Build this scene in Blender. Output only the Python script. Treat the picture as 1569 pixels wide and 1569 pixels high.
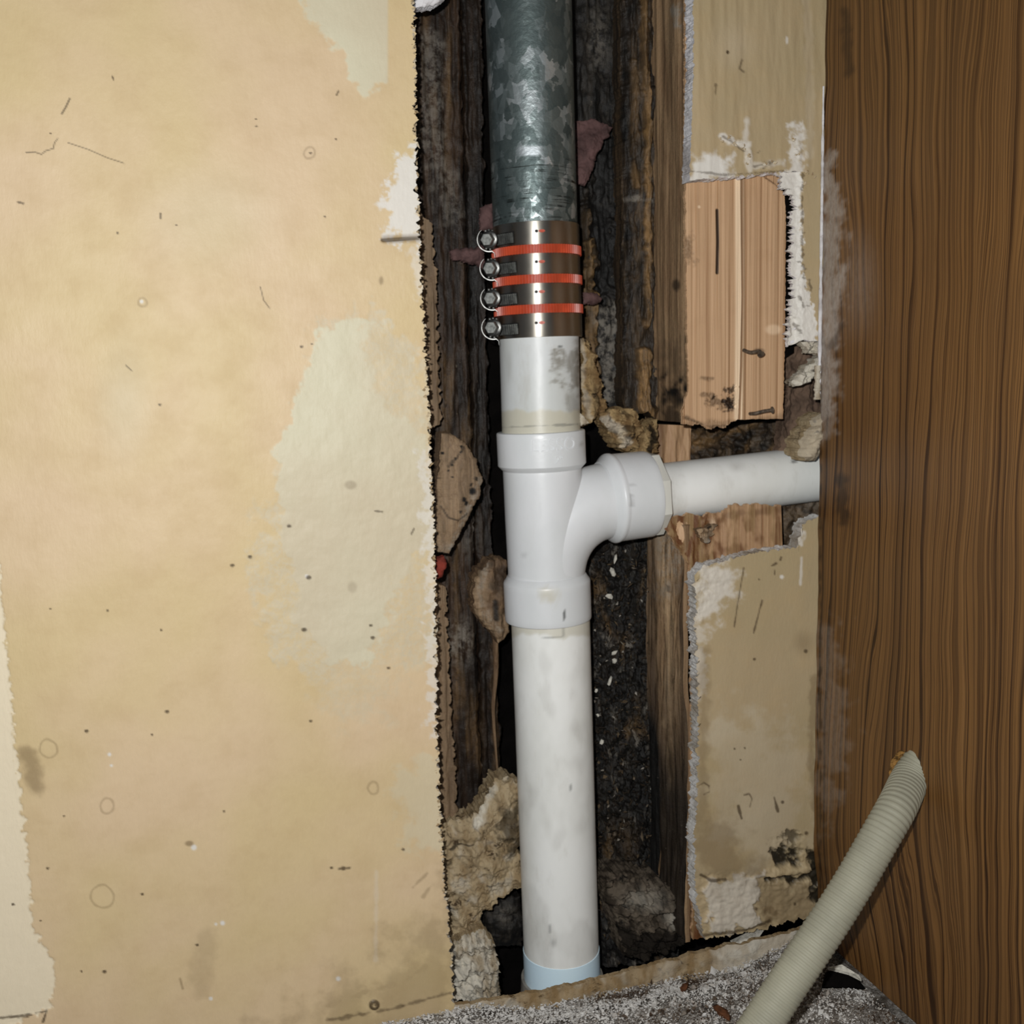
import bpy, math, random
import numpy as np
from mathutils import Matrix, Vector
for o in list(bpy.data.objects): bpy.data.objects.remove(o)
S = bpy.context.scene
COL = S.collection
rng = np.random.default_rng(7)
random.seed(7)

# ---------------------------------------------------------------- camera, light, exposure
F = 1573.0                                    # focal length in pixels of a 1569 px frame
EYE = np.array([0.0, -0.70, 0.0])
YAW, PITCH, ROLL = [math.radians(a) for a in (16.0, 7.7, 1.5)]
fwd = np.array([math.sin(YAW)*math.cos(PITCH), math.cos(YAW)*math.cos(PITCH), -math.sin(PITCH)])
r0 = np.array([math.cos(YAW), -math.sin(YAW), 0.0]); u0 = np.cross(r0, fwd)
rgt = r0*math.cos(ROLL) - u0*math.sin(ROLL); upv = u0*math.cos(ROLL) + r0*math.sin(ROLL)
cd = bpy.data.cameras.new('camera'); cam = bpy.data.objects.new('camera', cd); COL.objects.link(cam)
cd.sensor_width = 36; cd.lens = 36*F/1569; cd.clip_start = 0.01; cd.clip_end = 50
cam.matrix_world = Matrix(((rgt[0], upv[0], -fwd[0], EYE[0]), (rgt[1], upv[1], -fwd[1], EYE[1]),
                           (rgt[2], upv[2], -fwd[2], EYE[2]), (0, 0, 0, 1)))
S.camera = cam
W = bpy.data.worlds.new('dim_room'); S.world = W; W.use_nodes = True
W.node_tree.nodes['Background'].inputs[0].default_value = (0.85, 0.9, 1.0, 1)
W.node_tree.nodes['Background'].inputs[1].default_value = 0.06
ld = bpy.data.lights.new('phone_flash', 'POINT'); lo = bpy.data.objects.new('phone_flash', ld); COL.objects.link(lo)
ld.energy = 18.2; ld.shadow_soft_size = 0.005; ld.color = (1.0, 1.0, 0.985)
lo.location = Vector(EYE - rgt*0.028 + upv*0.034 - fwd*0.0)
S.view_settings.view_transform = 'Standard'; S.view_settings.look = 'None'
S.view_settings.gamma = 1; S.view_settings.use_curve_mapping = False
S.view_settings.exposure = 0.0

# ---------------------------------------------------------------- geometry helpers
def ray(px, py):
    px = np.asarray(px, float); py = np.asarray(py, float)
    return fwd + rgt*((px - 784.5)/F)[..., None] + upv*((784.5 - py)/F)[..., None]
def on_y(px, py, y=0.0):                       # where the sight line meets the plane y
    d = ray(px, py); t = (np.asarray(y, float) - EYE[1])/d[..., 1]
    return EYE + d*t[..., None]
def on_x(px, py, x):
    d = ray(px, py); t = (x - EYE[0])/d[..., 0]
    return EYE + d*t[..., None]
def on_z(px, py, z):
    d = ray(px, py); t = (z - EYE[2])/d[..., 2]
    return EYE + d*t[..., None]
def depth_of(P): return float(np.dot(np.asarray(P) - EYE, fwd))
def to_px(P):
    q = np.asarray(P) - EYE; z = q@fwd
    return 784.5 + F*(q@rgt)/z, 784.5 - F*(q@upv)/z

def _hash(ix, iy, seed):
    h = (ix*374761393 + iy*668265263 + seed*974634577) & 0xFFFFFFFF
    h = ((h ^ (h >> 13))*1274126177) & 0xFFFFFFFF
    return ((h ^ (h >> 16)) & 0xFFFF)/65536.0
def pn(x, y, seed=0):
    x = np.asarray(x, float); y = np.asarray(y, float)
    ix = np.floor(x).astype(np.int64); iy = np.floor(y).astype(np.int64)
    fx = x - ix; fy = y - iy
    def g(dx, dy):
        a = _hash(ix + dx, iy + dy, seed)*2*np.pi
        return np.cos(a)*(fx - dx) + np.sin(a)*(fy - dy)
    sx = fx*fx*fx*(fx*(fx*6 - 15) + 10); sy = fy*fy*fy*(fy*(fy*6 - 15) + 10)
    a = g(0, 0); b = g(1, 0); c = g(0, 1); d = g(1, 1)
    return 1.5*((a + (b - a)*sx) + ((c + (d - c)*sx) - (a + (b - a)*sx))*sy)
def fbm(x, y, octs=4, seed=0, gain=0.5):
    s = 0; a = 1.0
    for i in range(octs):
        s = s + a*pn(np.asarray(x)*2**i + 17.3*i, np.asarray(y)*2**i - 9.1*i, seed + i*13); a *= gain
    return s
def sstep(a, b, x):
    t = np.clip((x - a)/(b - a), 0, 1); return t*t*(3 - 2*t)
def sdf_poly(px, py, poly):
    d = np.full(px.shape, 1e9); inside = np.zeros(px.shape, bool)
    n = len(poly)
    for i in range(n):
        ax, ay = poly[i]; bx, by = poly[(i + 1) % n]
        ex, ey = bx - ax, by - ay
        t = np.clip(((px - ax)*ex + (py - ay)*ey)/(ex*ex + ey*ey + 1e-9), 0, 1)
        d = np.minimum(d, np.hypot(px - ax - t*ex, py - ay - t*ey))
        c = ((ay > py) != (by > py)) & (px < ex*(py - ay)/(ey if abs(ey) > 1e-9 else 1e-9) + ax)
        inside ^= c
    return np.where(inside, -d, d)
def sdf_line(px, py, pts):
    d = np.full(px.shape, 1e9)
    for (ax, ay), (bx, by) in zip(pts[:-1], pts[1:]):
        ex, ey = bx - ax, by - ay
        t = np.clip(((px - ax)*ex + (py - ay)*ey)/(ex*ex + ey*ey + 1e-9), 0, 1)
        d = np.minimum(d, np.hypot(px - ax - t*ex, py - ay - t*ey))
    return d
def area(px, py, poly, soft=6, rough=0, freq=0.05, seed=3):
    d = sdf_poly(px, py, poly)
    if rough: d = d + rough*fbm(px*freq, py*freq, 5, seed, 0.6)
    return sstep(soft, -soft, d)
def line(px, py, pts, w=1.5, soft=1.5, rough=0, freq=0.05, seed=5):
    d = sdf_line(px, py, pts)
    if rough: d = d + rough*fbm(px*freq, py*freq, 4, seed)
    return sstep(w + soft, w - soft*0.3, d)
def spot(px, py, x, y, rx, ry=None, soft=0.5):
    return sstep(1, 1 - soft, np.hypot((px - x)/rx, (py - y)/(ry or rx)))
def resample(pts, n):
    p = np.asarray(pts, float); s = np.r_[0, np.cumsum(np.hypot(*np.diff(p, axis=0).T))]
    t = np.linspace(0, s[-1], n)
    return np.stack([np.interp(t, s, p[:, 0]), np.interp(t, s, p[:, 1])], 1)
def jagged(p, amp, freq, seed):                # roughen an outline sideways
    if not amp: return p
    t = np.gradient(p, axis=0); l = np.hypot(t[:, 0], t[:, 1])[:, None] + 1e-9
    nrm = np.stack([-t[:, 1], t[:, 0]], 1)/l
    s = np.r_[0, np.cumsum(np.hypot(*np.diff(p, axis=0).T))]
    w = np.minimum(1, np.minimum(s, s[-1] - s)/12)
    return p + nrm*(amp*fbm(s*freq, s*0 + seed*3.7, 4, seed, 0.65)*w)[:, None]
def coons(L, R, T, B, nu, nv, jag=(0, 0, 0, 0), freq=0.08, seed=1):
    E4 = [resample(L, nv), resample(R, nv), resample(T, nu), resample(B, nu)]
    dL, dR, dT, dB = [jagged(p, j, freq, seed + i) - p for i, (p, j) in enumerate(zip(E4, jag))]
    u = np.linspace(0, 1, nu)[None, :, None]; v = np.linspace(0, 1, nv)[:, None, None]
    L, R, T, B = E4[0][:, None], E4[1][:, None], E4[2][None], E4[3][None]
    G = ((1-u)*L + u*R + (1-v)*T + v*B - (1-u)*(1-v)*L[:1] - u*(1-v)*R[:1] - (1-u)*v*L[-1:] - u*v*R[-1:])
    wu = max(float(np.hypot(*(E4[2][-1] - E4[2][0]))), 8.0); wv = max(float(np.hypot(*(E4[0][-1] - E4[0][0]))), 8.0)
    ku, kv = max(2.5/wu, .12 if wu < 60 else 0), max(2.5/wv, .12 if wv < 60 else 0)
    f = lambda d, w: np.clip(1 - d*w/30.0, 0, 1)**2 if w > 60 else (1 - d)
    return G + dL[:, None]*f(u, wu) + dR[:, None]*f(1 - u, wu) + dT[None]*f(v, wv) + dB[None]*f(1 - v, wv)

WORLD = {}
def new_obj(name, me, parent=None, origin=None):
    o = bpy.data.objects.new(name, me); COL.objects.link(o)
    if me is not None:
        n = len(me.vertices); co = np.empty(n*3, np.float32); me.vertices.foreach_get('co', co); co = co.reshape(-1, 3)
        if origin is None:
            lo_, hi_ = co.min(0), co.max(0); origin = ((lo_ + hi_)/2); origin[2] = lo_[2]
        me.vertices.foreach_set('co', (co - np.asarray(origin, np.float32)).ravel()); me.update()
    WORLD[o.name] = np.asarray(origin, float)
    base = WORLD[parent.name] if parent else 0
    if parent: o.parent = parent
    o.location = Vector(np.asarray(origin, float) - base)
    return o
def empty(name, loc): return new_obj(name, None, None, np.asarray(loc, float))
def tag(o, label=None, cat=None, group=None, kind=None):
    for k, v in (('label', label), ('category', cat), ('group', group), ('kind', kind)):
        if v: o[k] = v
    return o
def mesh(name, V, Fc, mats, idx=None, smooth=None, attrs=None, parent=None, origin=None, sharp=None):
    me = bpy.data.meshes.new(name)
    me.from_pydata([tuple(v) for v in np.asarray(V, float)], [], Fc if isinstance(Fc, list) else Fc.tolist())
    for m in (mats if isinstance(mats, (list, tuple)) else [mats]): me.materials.append(m)
    if idx is not None: me.polygons.foreach_set('material_index', np.asarray(idx, np.int32))
    if smooth is not None:
        me.polygons.foreach_set('use_smooth', np.broadcast_to(np.asarray(smooth, bool), (len(me.polygons),)).copy())
    if attrs:
        for k, a in attrs.items():
            at = me.attributes.new(k, 'FLOAT', 'POINT'); at.data.foreach_set('value', np.asarray(a, np.float32))
    me.validate(); me.update()
    if sharp: me.set_sharp_from_angle(angle=math.radians(sharp))
    return new_obj(name, me, parent, origin)
def grid_faces(nv, nu, flip=False, base=0):
    i = np.arange(nv - 1)[:, None]*nu + np.arange(nu - 1)[None]
    f = np.stack([i, i + nu, i + nu + 1, i + 1], -1).reshape(-1, 4) + base
    return f[:, ::-1] if flip else f
def sheet(name, P, back, mats, attrs=None, parent=None, ragged=0.0, seed=0, sides=True, flip=False):
    """A front surface P (nv, nu, 3), and its four edges carried back by the vector `back` as a real thickness."""
    nv, nu = P.shape[:2]
    V = [P.reshape(-1, 3)]; Fs = [grid_faces(nv, nu, flip)]; idx = [np.zeros(len(Fs[0]), int)]
    ring = np.r_[np.arange(nu), (np.arange(1, nv)*nu + nu - 1), ((nv-1)*nu + np.arange(nu-2, -1, -1)), (np.arange(nv-2, 0, -1)*nu)]
    A = {k: [np.asarray(a).ravel()] for k, a in (attrs or {}).items()}
    if sides:
        e = P.reshape(-1, 3)[ring]; c = e.mean(0); m = len(ring); g = np.random.default_rng(seed)
        rows = [e]
        for f in (0.33, 0.66, 1.0):
            w = (fbm(np.arange(m)*.33, np.zeros(m) + f*3, 3, seed) + .25*(g.random(m) - .5) + .1)*ragged*1.3
            out = e - c; out = out - np.outer(out@(back/np.linalg.norm(back)), back/np.linalg.norm(back)); out /= np.linalg.norm(out, axis=1)[:, None] + 1e-9
            rows.append(e + back*f + out*(w if f < 1 else w*0.3)[:, None])
        base = nv*nu
        V += rows
        for k in range(3):
            i = np.arange(m); j = (i + 1) % m
            q = np.stack([base + k*m + i, base + k*m + j, base + (k+1)*m + j, base + (k+1)*m + i], -1)
            if flip: q = q[:, ::-1]
            Fs.append(q); idx.append(np.ones(m, int))
        cap = (base + 3*m + np.arange(m))
        for k in A: A[k] += [np.zeros(m*4)]
    V = np.concatenate(V); Fq = np.concatenate(Fs).tolist(); ix = np.concatenate(idx)
    if sides:
        Fq.append(list(map(int, cap[::-1] if flip else cap))); ix = np.r_[ix, 1]
    sm = ix == 0
    return mesh(name, V, Fq, mats, ix, sm, {k: np.concatenate(a) for k, a in A.items()}, parent)
def slab(name, L, R, T, B, y, thick, mats, step=2.5, disp=None, attrs=None, jag=(0, 0, 0, 0), freq=0.08, seed=1, parent=None, ragged=0.0, sides=True):
    """A board, sheet or lump facing the room at depth y: outline in picture points, thickness and relief in metres."""
    lw = lambda p: float(np.hypot(*np.diff(np.asarray(p, float), axis=0).T).sum())
    nu = int(max(lw(T), lw(B))/step) + 2; nv = int(max(lw(L), lw(R))/step) + 2
    G = coons(L, R, T, B, nu, nv, jag, freq, seed)
    px, py = G[..., 0], G[..., 1]
    u = np.broadcast_to(np.linspace(0, 1, nu)[None], px.shape); v = np.broadcast_to(np.linspace(0, 1, nv)[:, None], px.shape)
    P = on_y(px, py, y(px, py) if callable(y) else y)
    if disp is not None: P = P.copy(); P[..., 1] -= disp(px, py, P[..., 0], P[..., 2], u, v)
    at = {k: f(px, py) for k, f in (attrs or {}).items()}
    return sheet(name, P, np.array([0, thick, 0.0]), mats, at, parent, ragged, seed, sides)
def frame_of(d):
    d = d/np.linalg.norm(d); a = np.array([0, 0, 1.0]) if abs(d[2]) < 0.9 else np.array([0, -1.0, 0])
    x = np.cross(a, d); x /= np.linalg.norm(x); return x, np.cross(d, x), d
def rings(C, Rr, n=64, closed=True, phase=0.0, mod=None):
    C = np.asarray(C, float); Rr = np.asarray(Rr, float)
    T = np.gradient(C, axis=0); T /= np.linalg.norm(T, axis=1)[:, None] + 1e-12
    x, _, _ = frame_of(T[0]); V = []; a = np.linspace(0, 2*np.pi, n, endpoint=False) + phase
    for c, t, r in zip(C, T, Rr):
        x = x - t*np.dot(x, t); x /= np.linalg.norm(x); y = np.cross(t, x)
        V.append(c + r*(np.cos(a)[:, None]*x + np.sin(a)[:, None]*y))
    m = len(C); V = np.concatenate(V); i = np.arange(n); j = (i + 1) % n
    Fs = np.concatenate([np.stack([k*n + i, k*n + j, (k+1)*n + j, (k+1)*n + i], -1) for k in range(m - 1)]).tolist()
    if closed: Fs += [list(range(n))[::-1], list(range((m-1)*n, m*n))]
    return V, Fs
def tube(name, C, R, mat, n=64, parent=None, closed=True, sharp=40, phase=0.0):
    V, Fs = rings(C, R, n, closed, phase)
    return mesh(name, V, Fs, mat, None, True, None, parent, sharp=sharp)
def lathe(name, P0, P1, prof, mat, n=96, parent=None, sharp=35, phase=0.0, tangent=None):
    """prof: (distance along P0->P1, radius); an edge is doubled so that it stays crisp."""
    P0 = np.asarray(P0, float); d = np.asarray(P1, float) - P0; d /= np.linalg.norm(d)
    x, y, _ = frame_of(d); a = np.linspace(0, 2*np.pi, n, endpoint=False) + phase
    V = np.concatenate([P0 + d*s + r*(np.cos(a)[:, None]*x + np.sin(a)[:, None]*y) for s, r in prof]); m = len(prof)
    i = np.arange(n); j = (i + 1) % n
    Fs = np.concatenate([np.stack([k*n + i, k*n + j, (k+1)*n + j, (k+1)*n + i], -1) for k in range(m - 1)]).tolist()
    Fs += [list(range(n))[::-1], list(range((m-1)*n, m*n))]
    return mesh(name, V, Fs, mat, None, True, None, parent, sharp=sharp)
def spline(pts, n):
    p = np.asarray(pts, float); p = np.vstack([2*p[0]-p[1], p, 2*p[-1]-p[-2]]); out = []
    m = len(p) - 3; t = np.linspace(0, m - 1e-6, n)
    for q in t:
        k = int(q); f = q - k; a, b, c, d = p[k:k+4]
        out.append(0.5*(2*b + (c-a)*f + (2*a-5*b+4*c-d)*f*f + (3*b-a-3*c+d)*f**3))
    return np.array(out)
def box_verts(c, ax, ay, az):
    c, ax, ay, az = map(np.asarray, (c, ax, ay, az))
    V = np.array([c + sx*ax + sy*ay + sz*az for sx in (-1, 1) for sy in (-1, 1) for sz in (-1, 1)])
    Fs = [(0, 1, 3, 2), (4, 6, 7, 5), (0, 4, 5, 1), (2, 3, 7, 6), (0, 2, 6, 4), (1, 5, 7, 3)]
    return V, Fs
_t = (1 + 5**0.5)/2
ICO = np.array([(-1,_t,0),(1,_t,0),(-1,-_t,0),(1,-_t,0),(0,-1,_t),(0,1,_t),(0,-1,-_t),(0,1,-_t),(_t,0,-1),(_t,0,1),(-_t,0,-1),(-_t,0,1)])/np.hypot(1,_t)
ICF = np.array([(0,11,5),(0,5,1),(0,1,7),(0,7,10),(0,10,11),(1,5,9),(5,11,4),(11,10,2),(10,7,6),(7,1,8),(3,9,4),(3,4,2),(3,2,6),(3,6,8),(3,8,9),(4,9,5),(2,4,11),(6,2,10),(8,6,7),(9,8,1)])
OCT = np.array([(1,0,0),(-1,0,0),(0,1,0),(0,-1,0),(0,0,1),(0,0,-1)], float)
OCF = np.array([(0,2,4),(2,1,4),(1,3,4),(3,0,4),(2,0,5),(1,2,5),(3,1,5),(0,3,5)])
def scatter(name, C, size, mat, parent=None, tone=None, seed=0, base=(OCT, OCF)):
    """Loose grains at the points C, joined: each an irregular turned solid."""
    g = np.random.default_rng(seed); n = len(C); Bv, Bf = base; k = len(Bv)
    q = g.normal(size=(n, 4)); q /= np.linalg.norm(q, axis=1)[:, None]; w, x, y, z = q.T
    M = np.stack([1-2*(y*y+z*z), 2*(x*y-z*w), 2*(x*z+y*w), 2*(x*y+z*w), 1-2*(x*x+z*z), 2*(y*z-x*w), 2*(x*z-y*w), 2*(y*z+x*w), 1-2*(x*x+y*y)], -1).reshape(n, 3, 3)
    b = Bv[None]*np.asarray(size).reshape(n, 1, -1)*(1 + 0.35*g.normal(size=(n, k, 1)))
    V = np.einsum('nij,nkj->nki', M, b) + np.asarray(C)[:, None]
    Fs = (Bf[None] + (np.arange(n)*k)[:, None, None]).reshape(-1, 3)
    t = g.random(n) if tone is None else np.asarray(tone)
    return mesh(name, V.reshape(-1, 3), Fs, mat, None, False, {'tone': np.repeat(t, k)}, parent)

# ---------------------------------------------------------------- materials
def lin(c):
    c = np.asarray(c, float)/255
    return tuple(np.where(c <= 0.04045, c/12.92, ((c + 0.055)/1.055)**2.4))
class Mat:
    def __init__(s, name, rough=0.7, metal=0.0, spec=0.3):
        s.m = bpy.data.materials.new(name); s.m.use_nodes = True; s.t = s.m.node_tree; s.b = s.t.nodes['Principled BSDF']
        s.b.inputs['Roughness'].default_value = rough; s.b.inputs['Metallic'].default_value = metal
        s.b.inputs['Specular IOR Level'].default_value = spec
        s.co = s.t.nodes.new('ShaderNodeTexCoord').outputs['Object']
    def set(s, sock, v):
        if isinstance(v, bpy.types.NodeSocket): s.t.links.new(v, sock)
        elif isinstance(v, (tuple, list)): sock.default_value = tuple(v) + ((1,) if len(v) == 3 and len(sock.default_value) == 4 else ())
        else: sock.default_value = v
    def n(s, typ, **kw):
        nd = s.t.nodes.new('ShaderNode' + typ)
        for k, v in kw.items(): setattr(nd, k, v)
        return nd
    def map(s, sc, co=None, off=(0, 0, 0)):
        m = s.n('Mapping'); s.set(m.inputs[0], co or s.co); m.inputs['Scale'].default_value = sc; m.inputs['Location'].default_value = off
        return m.outputs[0]
    def noise(s, sc, detail=4, rough=0.55, dist=0.0, co=None, off=(0, 0, 0)):
        nd = s.n('TexNoise'); sc = sc if isinstance(sc, tuple) else (sc, sc, sc)
        s.set(nd.inputs['Vector'], s.map(sc, co, off)); nd.inputs['Scale'].default_value = 1
        nd.inputs['Detail'].default_value = detail; nd.inputs['Roughness'].default_value = rough; nd.inputs['Distortion'].default_value = dist
        return nd.outputs['Fac']
    def voro(s, sc, out='Color', feature='F1', co=None):
        nd = s.n('TexVoronoi', feature=feature); sc = sc if isinstance(sc, tuple) else (sc, sc, sc)
        s.set(nd.inputs['Vector'], s.map(sc, co)); nd.inputs['Scale'].default_value = 1
        return nd.outputs[out]
    def math(s, op, a, b=0.5, c=None, clamp=False):
        nd = s.n('Math', operation=op, use_clamp=clamp); s.set(nd.inputs[0], a); s.set(nd.inputs[1], b)
        if c is not None: s.set(nd.inputs[2], c)
        return nd.outputs[0]
    def step(s, x, a, b):
        nd = s.n('MapRange', interpolation_type='SMOOTHSTEP'); s.set(nd.inputs[0], x); nd.inputs[1].default_value = a; nd.inputs[2].default_value = b
        return nd.outputs[0]
    def mix(s, f, a, b, mode='MIX'):
        nd = s.n('Mix', data_type='RGBA', blend_type=mode, clamp_factor=True)
        s.set(nd.inputs[0], f); s.set(nd.inputs[6], a); s.set(nd.inputs[7], b); return nd.outputs[2]
    def ramp(s, f, stops):
        nd = s.n('ValToRGB'); e = nd.color_ramp.elements
        while len(e) < len(stops): e.new(0.5)
        for q, (p, c) in zip(e, stops): q.position = p; q.color = tuple(c) + (1,)
        s.set(nd.inputs[0], f); return nd.outputs[0]
    def attr(s, name): return s.n('Attribute', attribute_name=name).outputs['Fac']
    def bump(s, h, dist=0.001, strength=1.0, prev=None):
        nd = s.n('Bump'); nd.inputs['Strength'].default_value = strength; nd.inputs['Distance'].default_value = dist
        s.set(nd.inputs['Height'], h)
        if prev is not None: s.set(nd.inputs['Normal'], prev)
        s.last = nd.outputs[0]; return s.last
    def done(s, col, rough=None, normal=None):
        s.set(s.b.inputs['Base Color'], col)
        if rough is not None: s.set(s.b.inputs['Roughness'], rough)
        if normal is not None: s.set(s.b.inputs['Normal'], normal)
        return s.m

def m_wall_paint(name, c1, c2, pale, pale2):
    m = Mat(name, 0.55, 0, 0.3)
    big = m.step(m.noise(7, 3, 0.5), 0.35, 0.65); mid = m.noise(45, 5, 0.6); fine = m.noise((420, 420, 140), 3, 0.6)
    c = m.mix(big, lin(c1), lin(c2))
    c = m.mix(m.math('MULTIPLY', m.step(mid, 0.4, 0.75), 0.25), c, lin((190, 162, 118)))
    mott = m.step(m.noise(260, 4, 0.7), 0.42, 0.58)
    c = m.mix(m.math('MULTIPLY', m.attr('mottle'), m.math('MULTIPLY_ADD', mott, 0.45, 0.35)), c, lin(pale2))
    c = m.mix(m.attr('pale'), c, m.mix(big, lin(pale), lin(pale2)))
    c = m.mix(m.attr('white'), c, lin((226, 222, 214)))
    c = m.mix(m.attr('cream'), c, lin((236, 222, 194)))
    c = m.mix(m.attr('stain'), c, lin((104, 82, 54)))
    c = m.mix(m.attr('mark'), c, lin((64, 50, 34)))
    c = m.mix(m.attr('mold'), c, lin((26, 25, 20)))
    c = m.mix(m.math('MULTIPLY', fine, 0.10), c, lin((150, 126, 90)))
    b = m.bump(fine, 0.00018); b = m.bump(mid, 0.0006, prev=b)
    return m.done(c, m.math('MULTIPLY_ADD', mid, 0.25, 0.40), b)
def m_gypsum(name='gypsum', c1=(205, 203, 200), c2=(150, 140, 126)):
    m = Mat(name, 0.9, 0, 0.1); n = m.noise(220, 5, 0.65); n2 = m.noise(50, 3)
    c = m.mix(m.step(n2, 0.42, 0.7), lin(c1), lin(c2)); c = m.mix(m.step(n, 0.55, 0.75), c, lin(c2))
    return m.done(c, None, m.bump(n, 0.001))
def m_rotten(name, dark, mid, tan, black=(12, 10, 8), stretch=9, wet=0.55):
    """old wood: long grain, attributes tan / black / pale put worn and rotted areas where they are"""
    m = Mat(name, wet, 0, 0.35)
    g1 = m.noise((190, 190, stretch), 6, 0.65, 0.3); g2 = m.noise((60, 60, 5), 4, 0.6); g3 = m.noise(150, 5, 0.7)
    c = m.mix(m.step(g1, 0.38, 0.66), lin(dark), lin(mid))
    c = m.mix(m.step(g2, 0.45, 0.68), c, lin(dark))
    tn = m.mix(m.step(g1, 0.35, 0.65), lin(tan), lin(tuple(0.62*np.asarray(tan))))
    c = m.mix(m.math('MULTIPLY', m.attr('tan'), m.step(g3, 0.25, 0.5)), c, tn)
    c = m.mix(m.math('MULTIPLY', m.attr('pale'), m.step(g3, 0.38, 0.6)), c, lin((150, 142, 130)))
    c = m.mix(m.attr('black'), c, lin(black))
    c = m.mix(m.math('MULTIPLY', m.step(g3, 0.66, 0.72), 0.5), c, lin((118, 108, 92)))
    b = m.bump(g1, 0.0017); b = m.bump(g3, 0.0009, prev=b)
    return m.done(c, m.math('MULTIPLY_ADD', g3, 0.4, wet - 0.2), b)
def m_fir(name='fresh_fir'):
    m = Mat(name, 0.6, 0, 0.3)
    g = m.noise((330, 330, 2.5), 3, 0.55, 0.15); g2 = m.noise((900, 900, 30), 3, 0.6); g3 = m.noise(28, 4)
    c = m.ramp(g, [(0.32, lin((160, 122, 88))), (0.46, lin((192, 156, 120))), (0.62, lin((202, 166, 130))), (0.72, lin((176, 136, 98)))])
    c = m.mix(m.math('MULTIPLY', m.step(g3, 0.5, 0.75), 0.3), c, lin((164, 128, 94)))
    c = m.mix(m.attr('stain'), c, lin((48, 33, 20))); c = m.mix(m.attr('pale'), c, lin((244, 216, 182)))
    c = m.mix(m.attr('rot'), c, m.mix(m.step(m.noise((220, 220, 14), 5, 0.6), 0.4, 0.62), lin((100, 62, 34)), lin((142, 114, 78))))
    b = m.bump(g, 0.0008); b = m.bump(g2, 0.0003, prev=b)
    return m.done(c, None, b)
def m_pvc(name, c1, c2, stain=(150, 140, 120), amount=0.0, rough=0.32):
    m = Mat(name, rough, 0, 0.45)
    big = m.noise((16, 16, 9), 4, 0.6); gr = m.noise((70, 70, 25), 5, 0.65); sp = m.noise(160, 3)
    c = m.mix(m.step(big, 0.35, 0.65), lin(c1), lin(c2))
    c = m.mix(m.math('MULTIPLY', m.step(gr, 0.52, 0.78), amount), c, lin(stain))
    c = m.mix(m.math('MULTIPLY', m.attr('grime'), m.math('MULTIPLY_ADD', gr, 1.2, 0.1, clamp=True)), c, lin((112, 104, 88)))
    c = m.mix(m.attr('glue'), c, lin((196, 190, 168))); c = m.mix(m.attr('scuff'), c, lin((96, 98, 96)))
    return m.done(c, m.math('MULTIPLY_ADD', gr, 0.3, rough - 0.1), m.bump(sp, 0.00008))
def m_galv():
    m = Mat('galvanised_steel', 0.45, 0.75, 0.5)
    w = m.noise(60, 3); co = m.n('VectorMath', operation='ADD'); m.set(co.inputs[0], m.map((98, 98, 70)))
    sc = m.n('VectorMath', operation='SCALE'); m.set(sc.inputs[0], m.noise(90, 3, off=(3, 1, 2))); sc.inputs[3].default_value = 1.5; m.set(co.inputs[1], sc.outputs[0])
    v = m.n('TexVoronoi'); m.set(v.inputs['Vector'], co.outputs[0]); v.inputs['Scale'].default_value = 1
    sep = m.n('SeparateColor'); m.set(sep.inputs[0], v.outputs['Color'])
    v2 = m.voro((150, 150, 110)); sep2 = m.n('SeparateColor'); m.set(sep2.inputs[0], v2)
    k = m.math('ADD', m.math('MULTIPLY', sep.outputs[0], 0.65), m.math('MULTIPLY', sep2.outputs[1], 0.35))
    c = m.ramp(k, [(0.1, lin((84, 96, 96))), (0.5, lin((106, 118, 117))), (0.75, lin((142, 154, 154))), (1.0, lin((216, 224, 226)))])
    c = m.mix(m.math('MULTIPLY', m.step(m.noise(24, 5, 0.65), 0.45, 0.75), 0.45), c, lin((66, 74, 72)))
    lines = m.noise((30, 30, 700), 3, 0.6)
    c = m.mix(m.math('MULTIPLY', m.attr('filed'), m.math('MULTIPLY', m.step(lines, 0.5, 0.62), m.step(m.noise(90, 3), .4, .6))), c, lin((48, 54, 52)))
    c = m.mix(m.attr('bare'), c, lin((205, 212, 216)))
    return m.done(c, m.math('MULTIPLY_ADD', k, -0.26, 0.56), m.bump(m.noise(260, 3), 0.0003))
def m_steel():
    m = Mat('polished_steel', 0.2, 1.0, 0.5)
    n = m.noise((12, 12, 900), 2); n2 = m.noise(50, 3)
    m.b.inputs['Anisotropic'].default_value = 0.9; m.b.inputs['Anisotropic Rotation'].default_value = 0.25
    tg = m.n('Tangent', direction_type='RADIAL', axis='Z'); m.set(m.b.inputs['Tangent'], tg.outputs[0])
    return m.done(lin((196, 190, 178)), m.math('MULTIPLY_ADD', n2, 0.2, 0.33))
def plain(name, c, rough=0.5, metal=0, spec=0.4, var=0.25, sc=120, bump=0.0004):
    m = Mat(name, rough, metal, spec); n = m.noise(sc, 5, 0.6)
    c = m.mix(m.step(n, 0.35, 0.7), lin(c), lin(tuple(np.asarray(c)*(1 - var))))
    return m.done(c, None, m.bump(n, bump))
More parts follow.
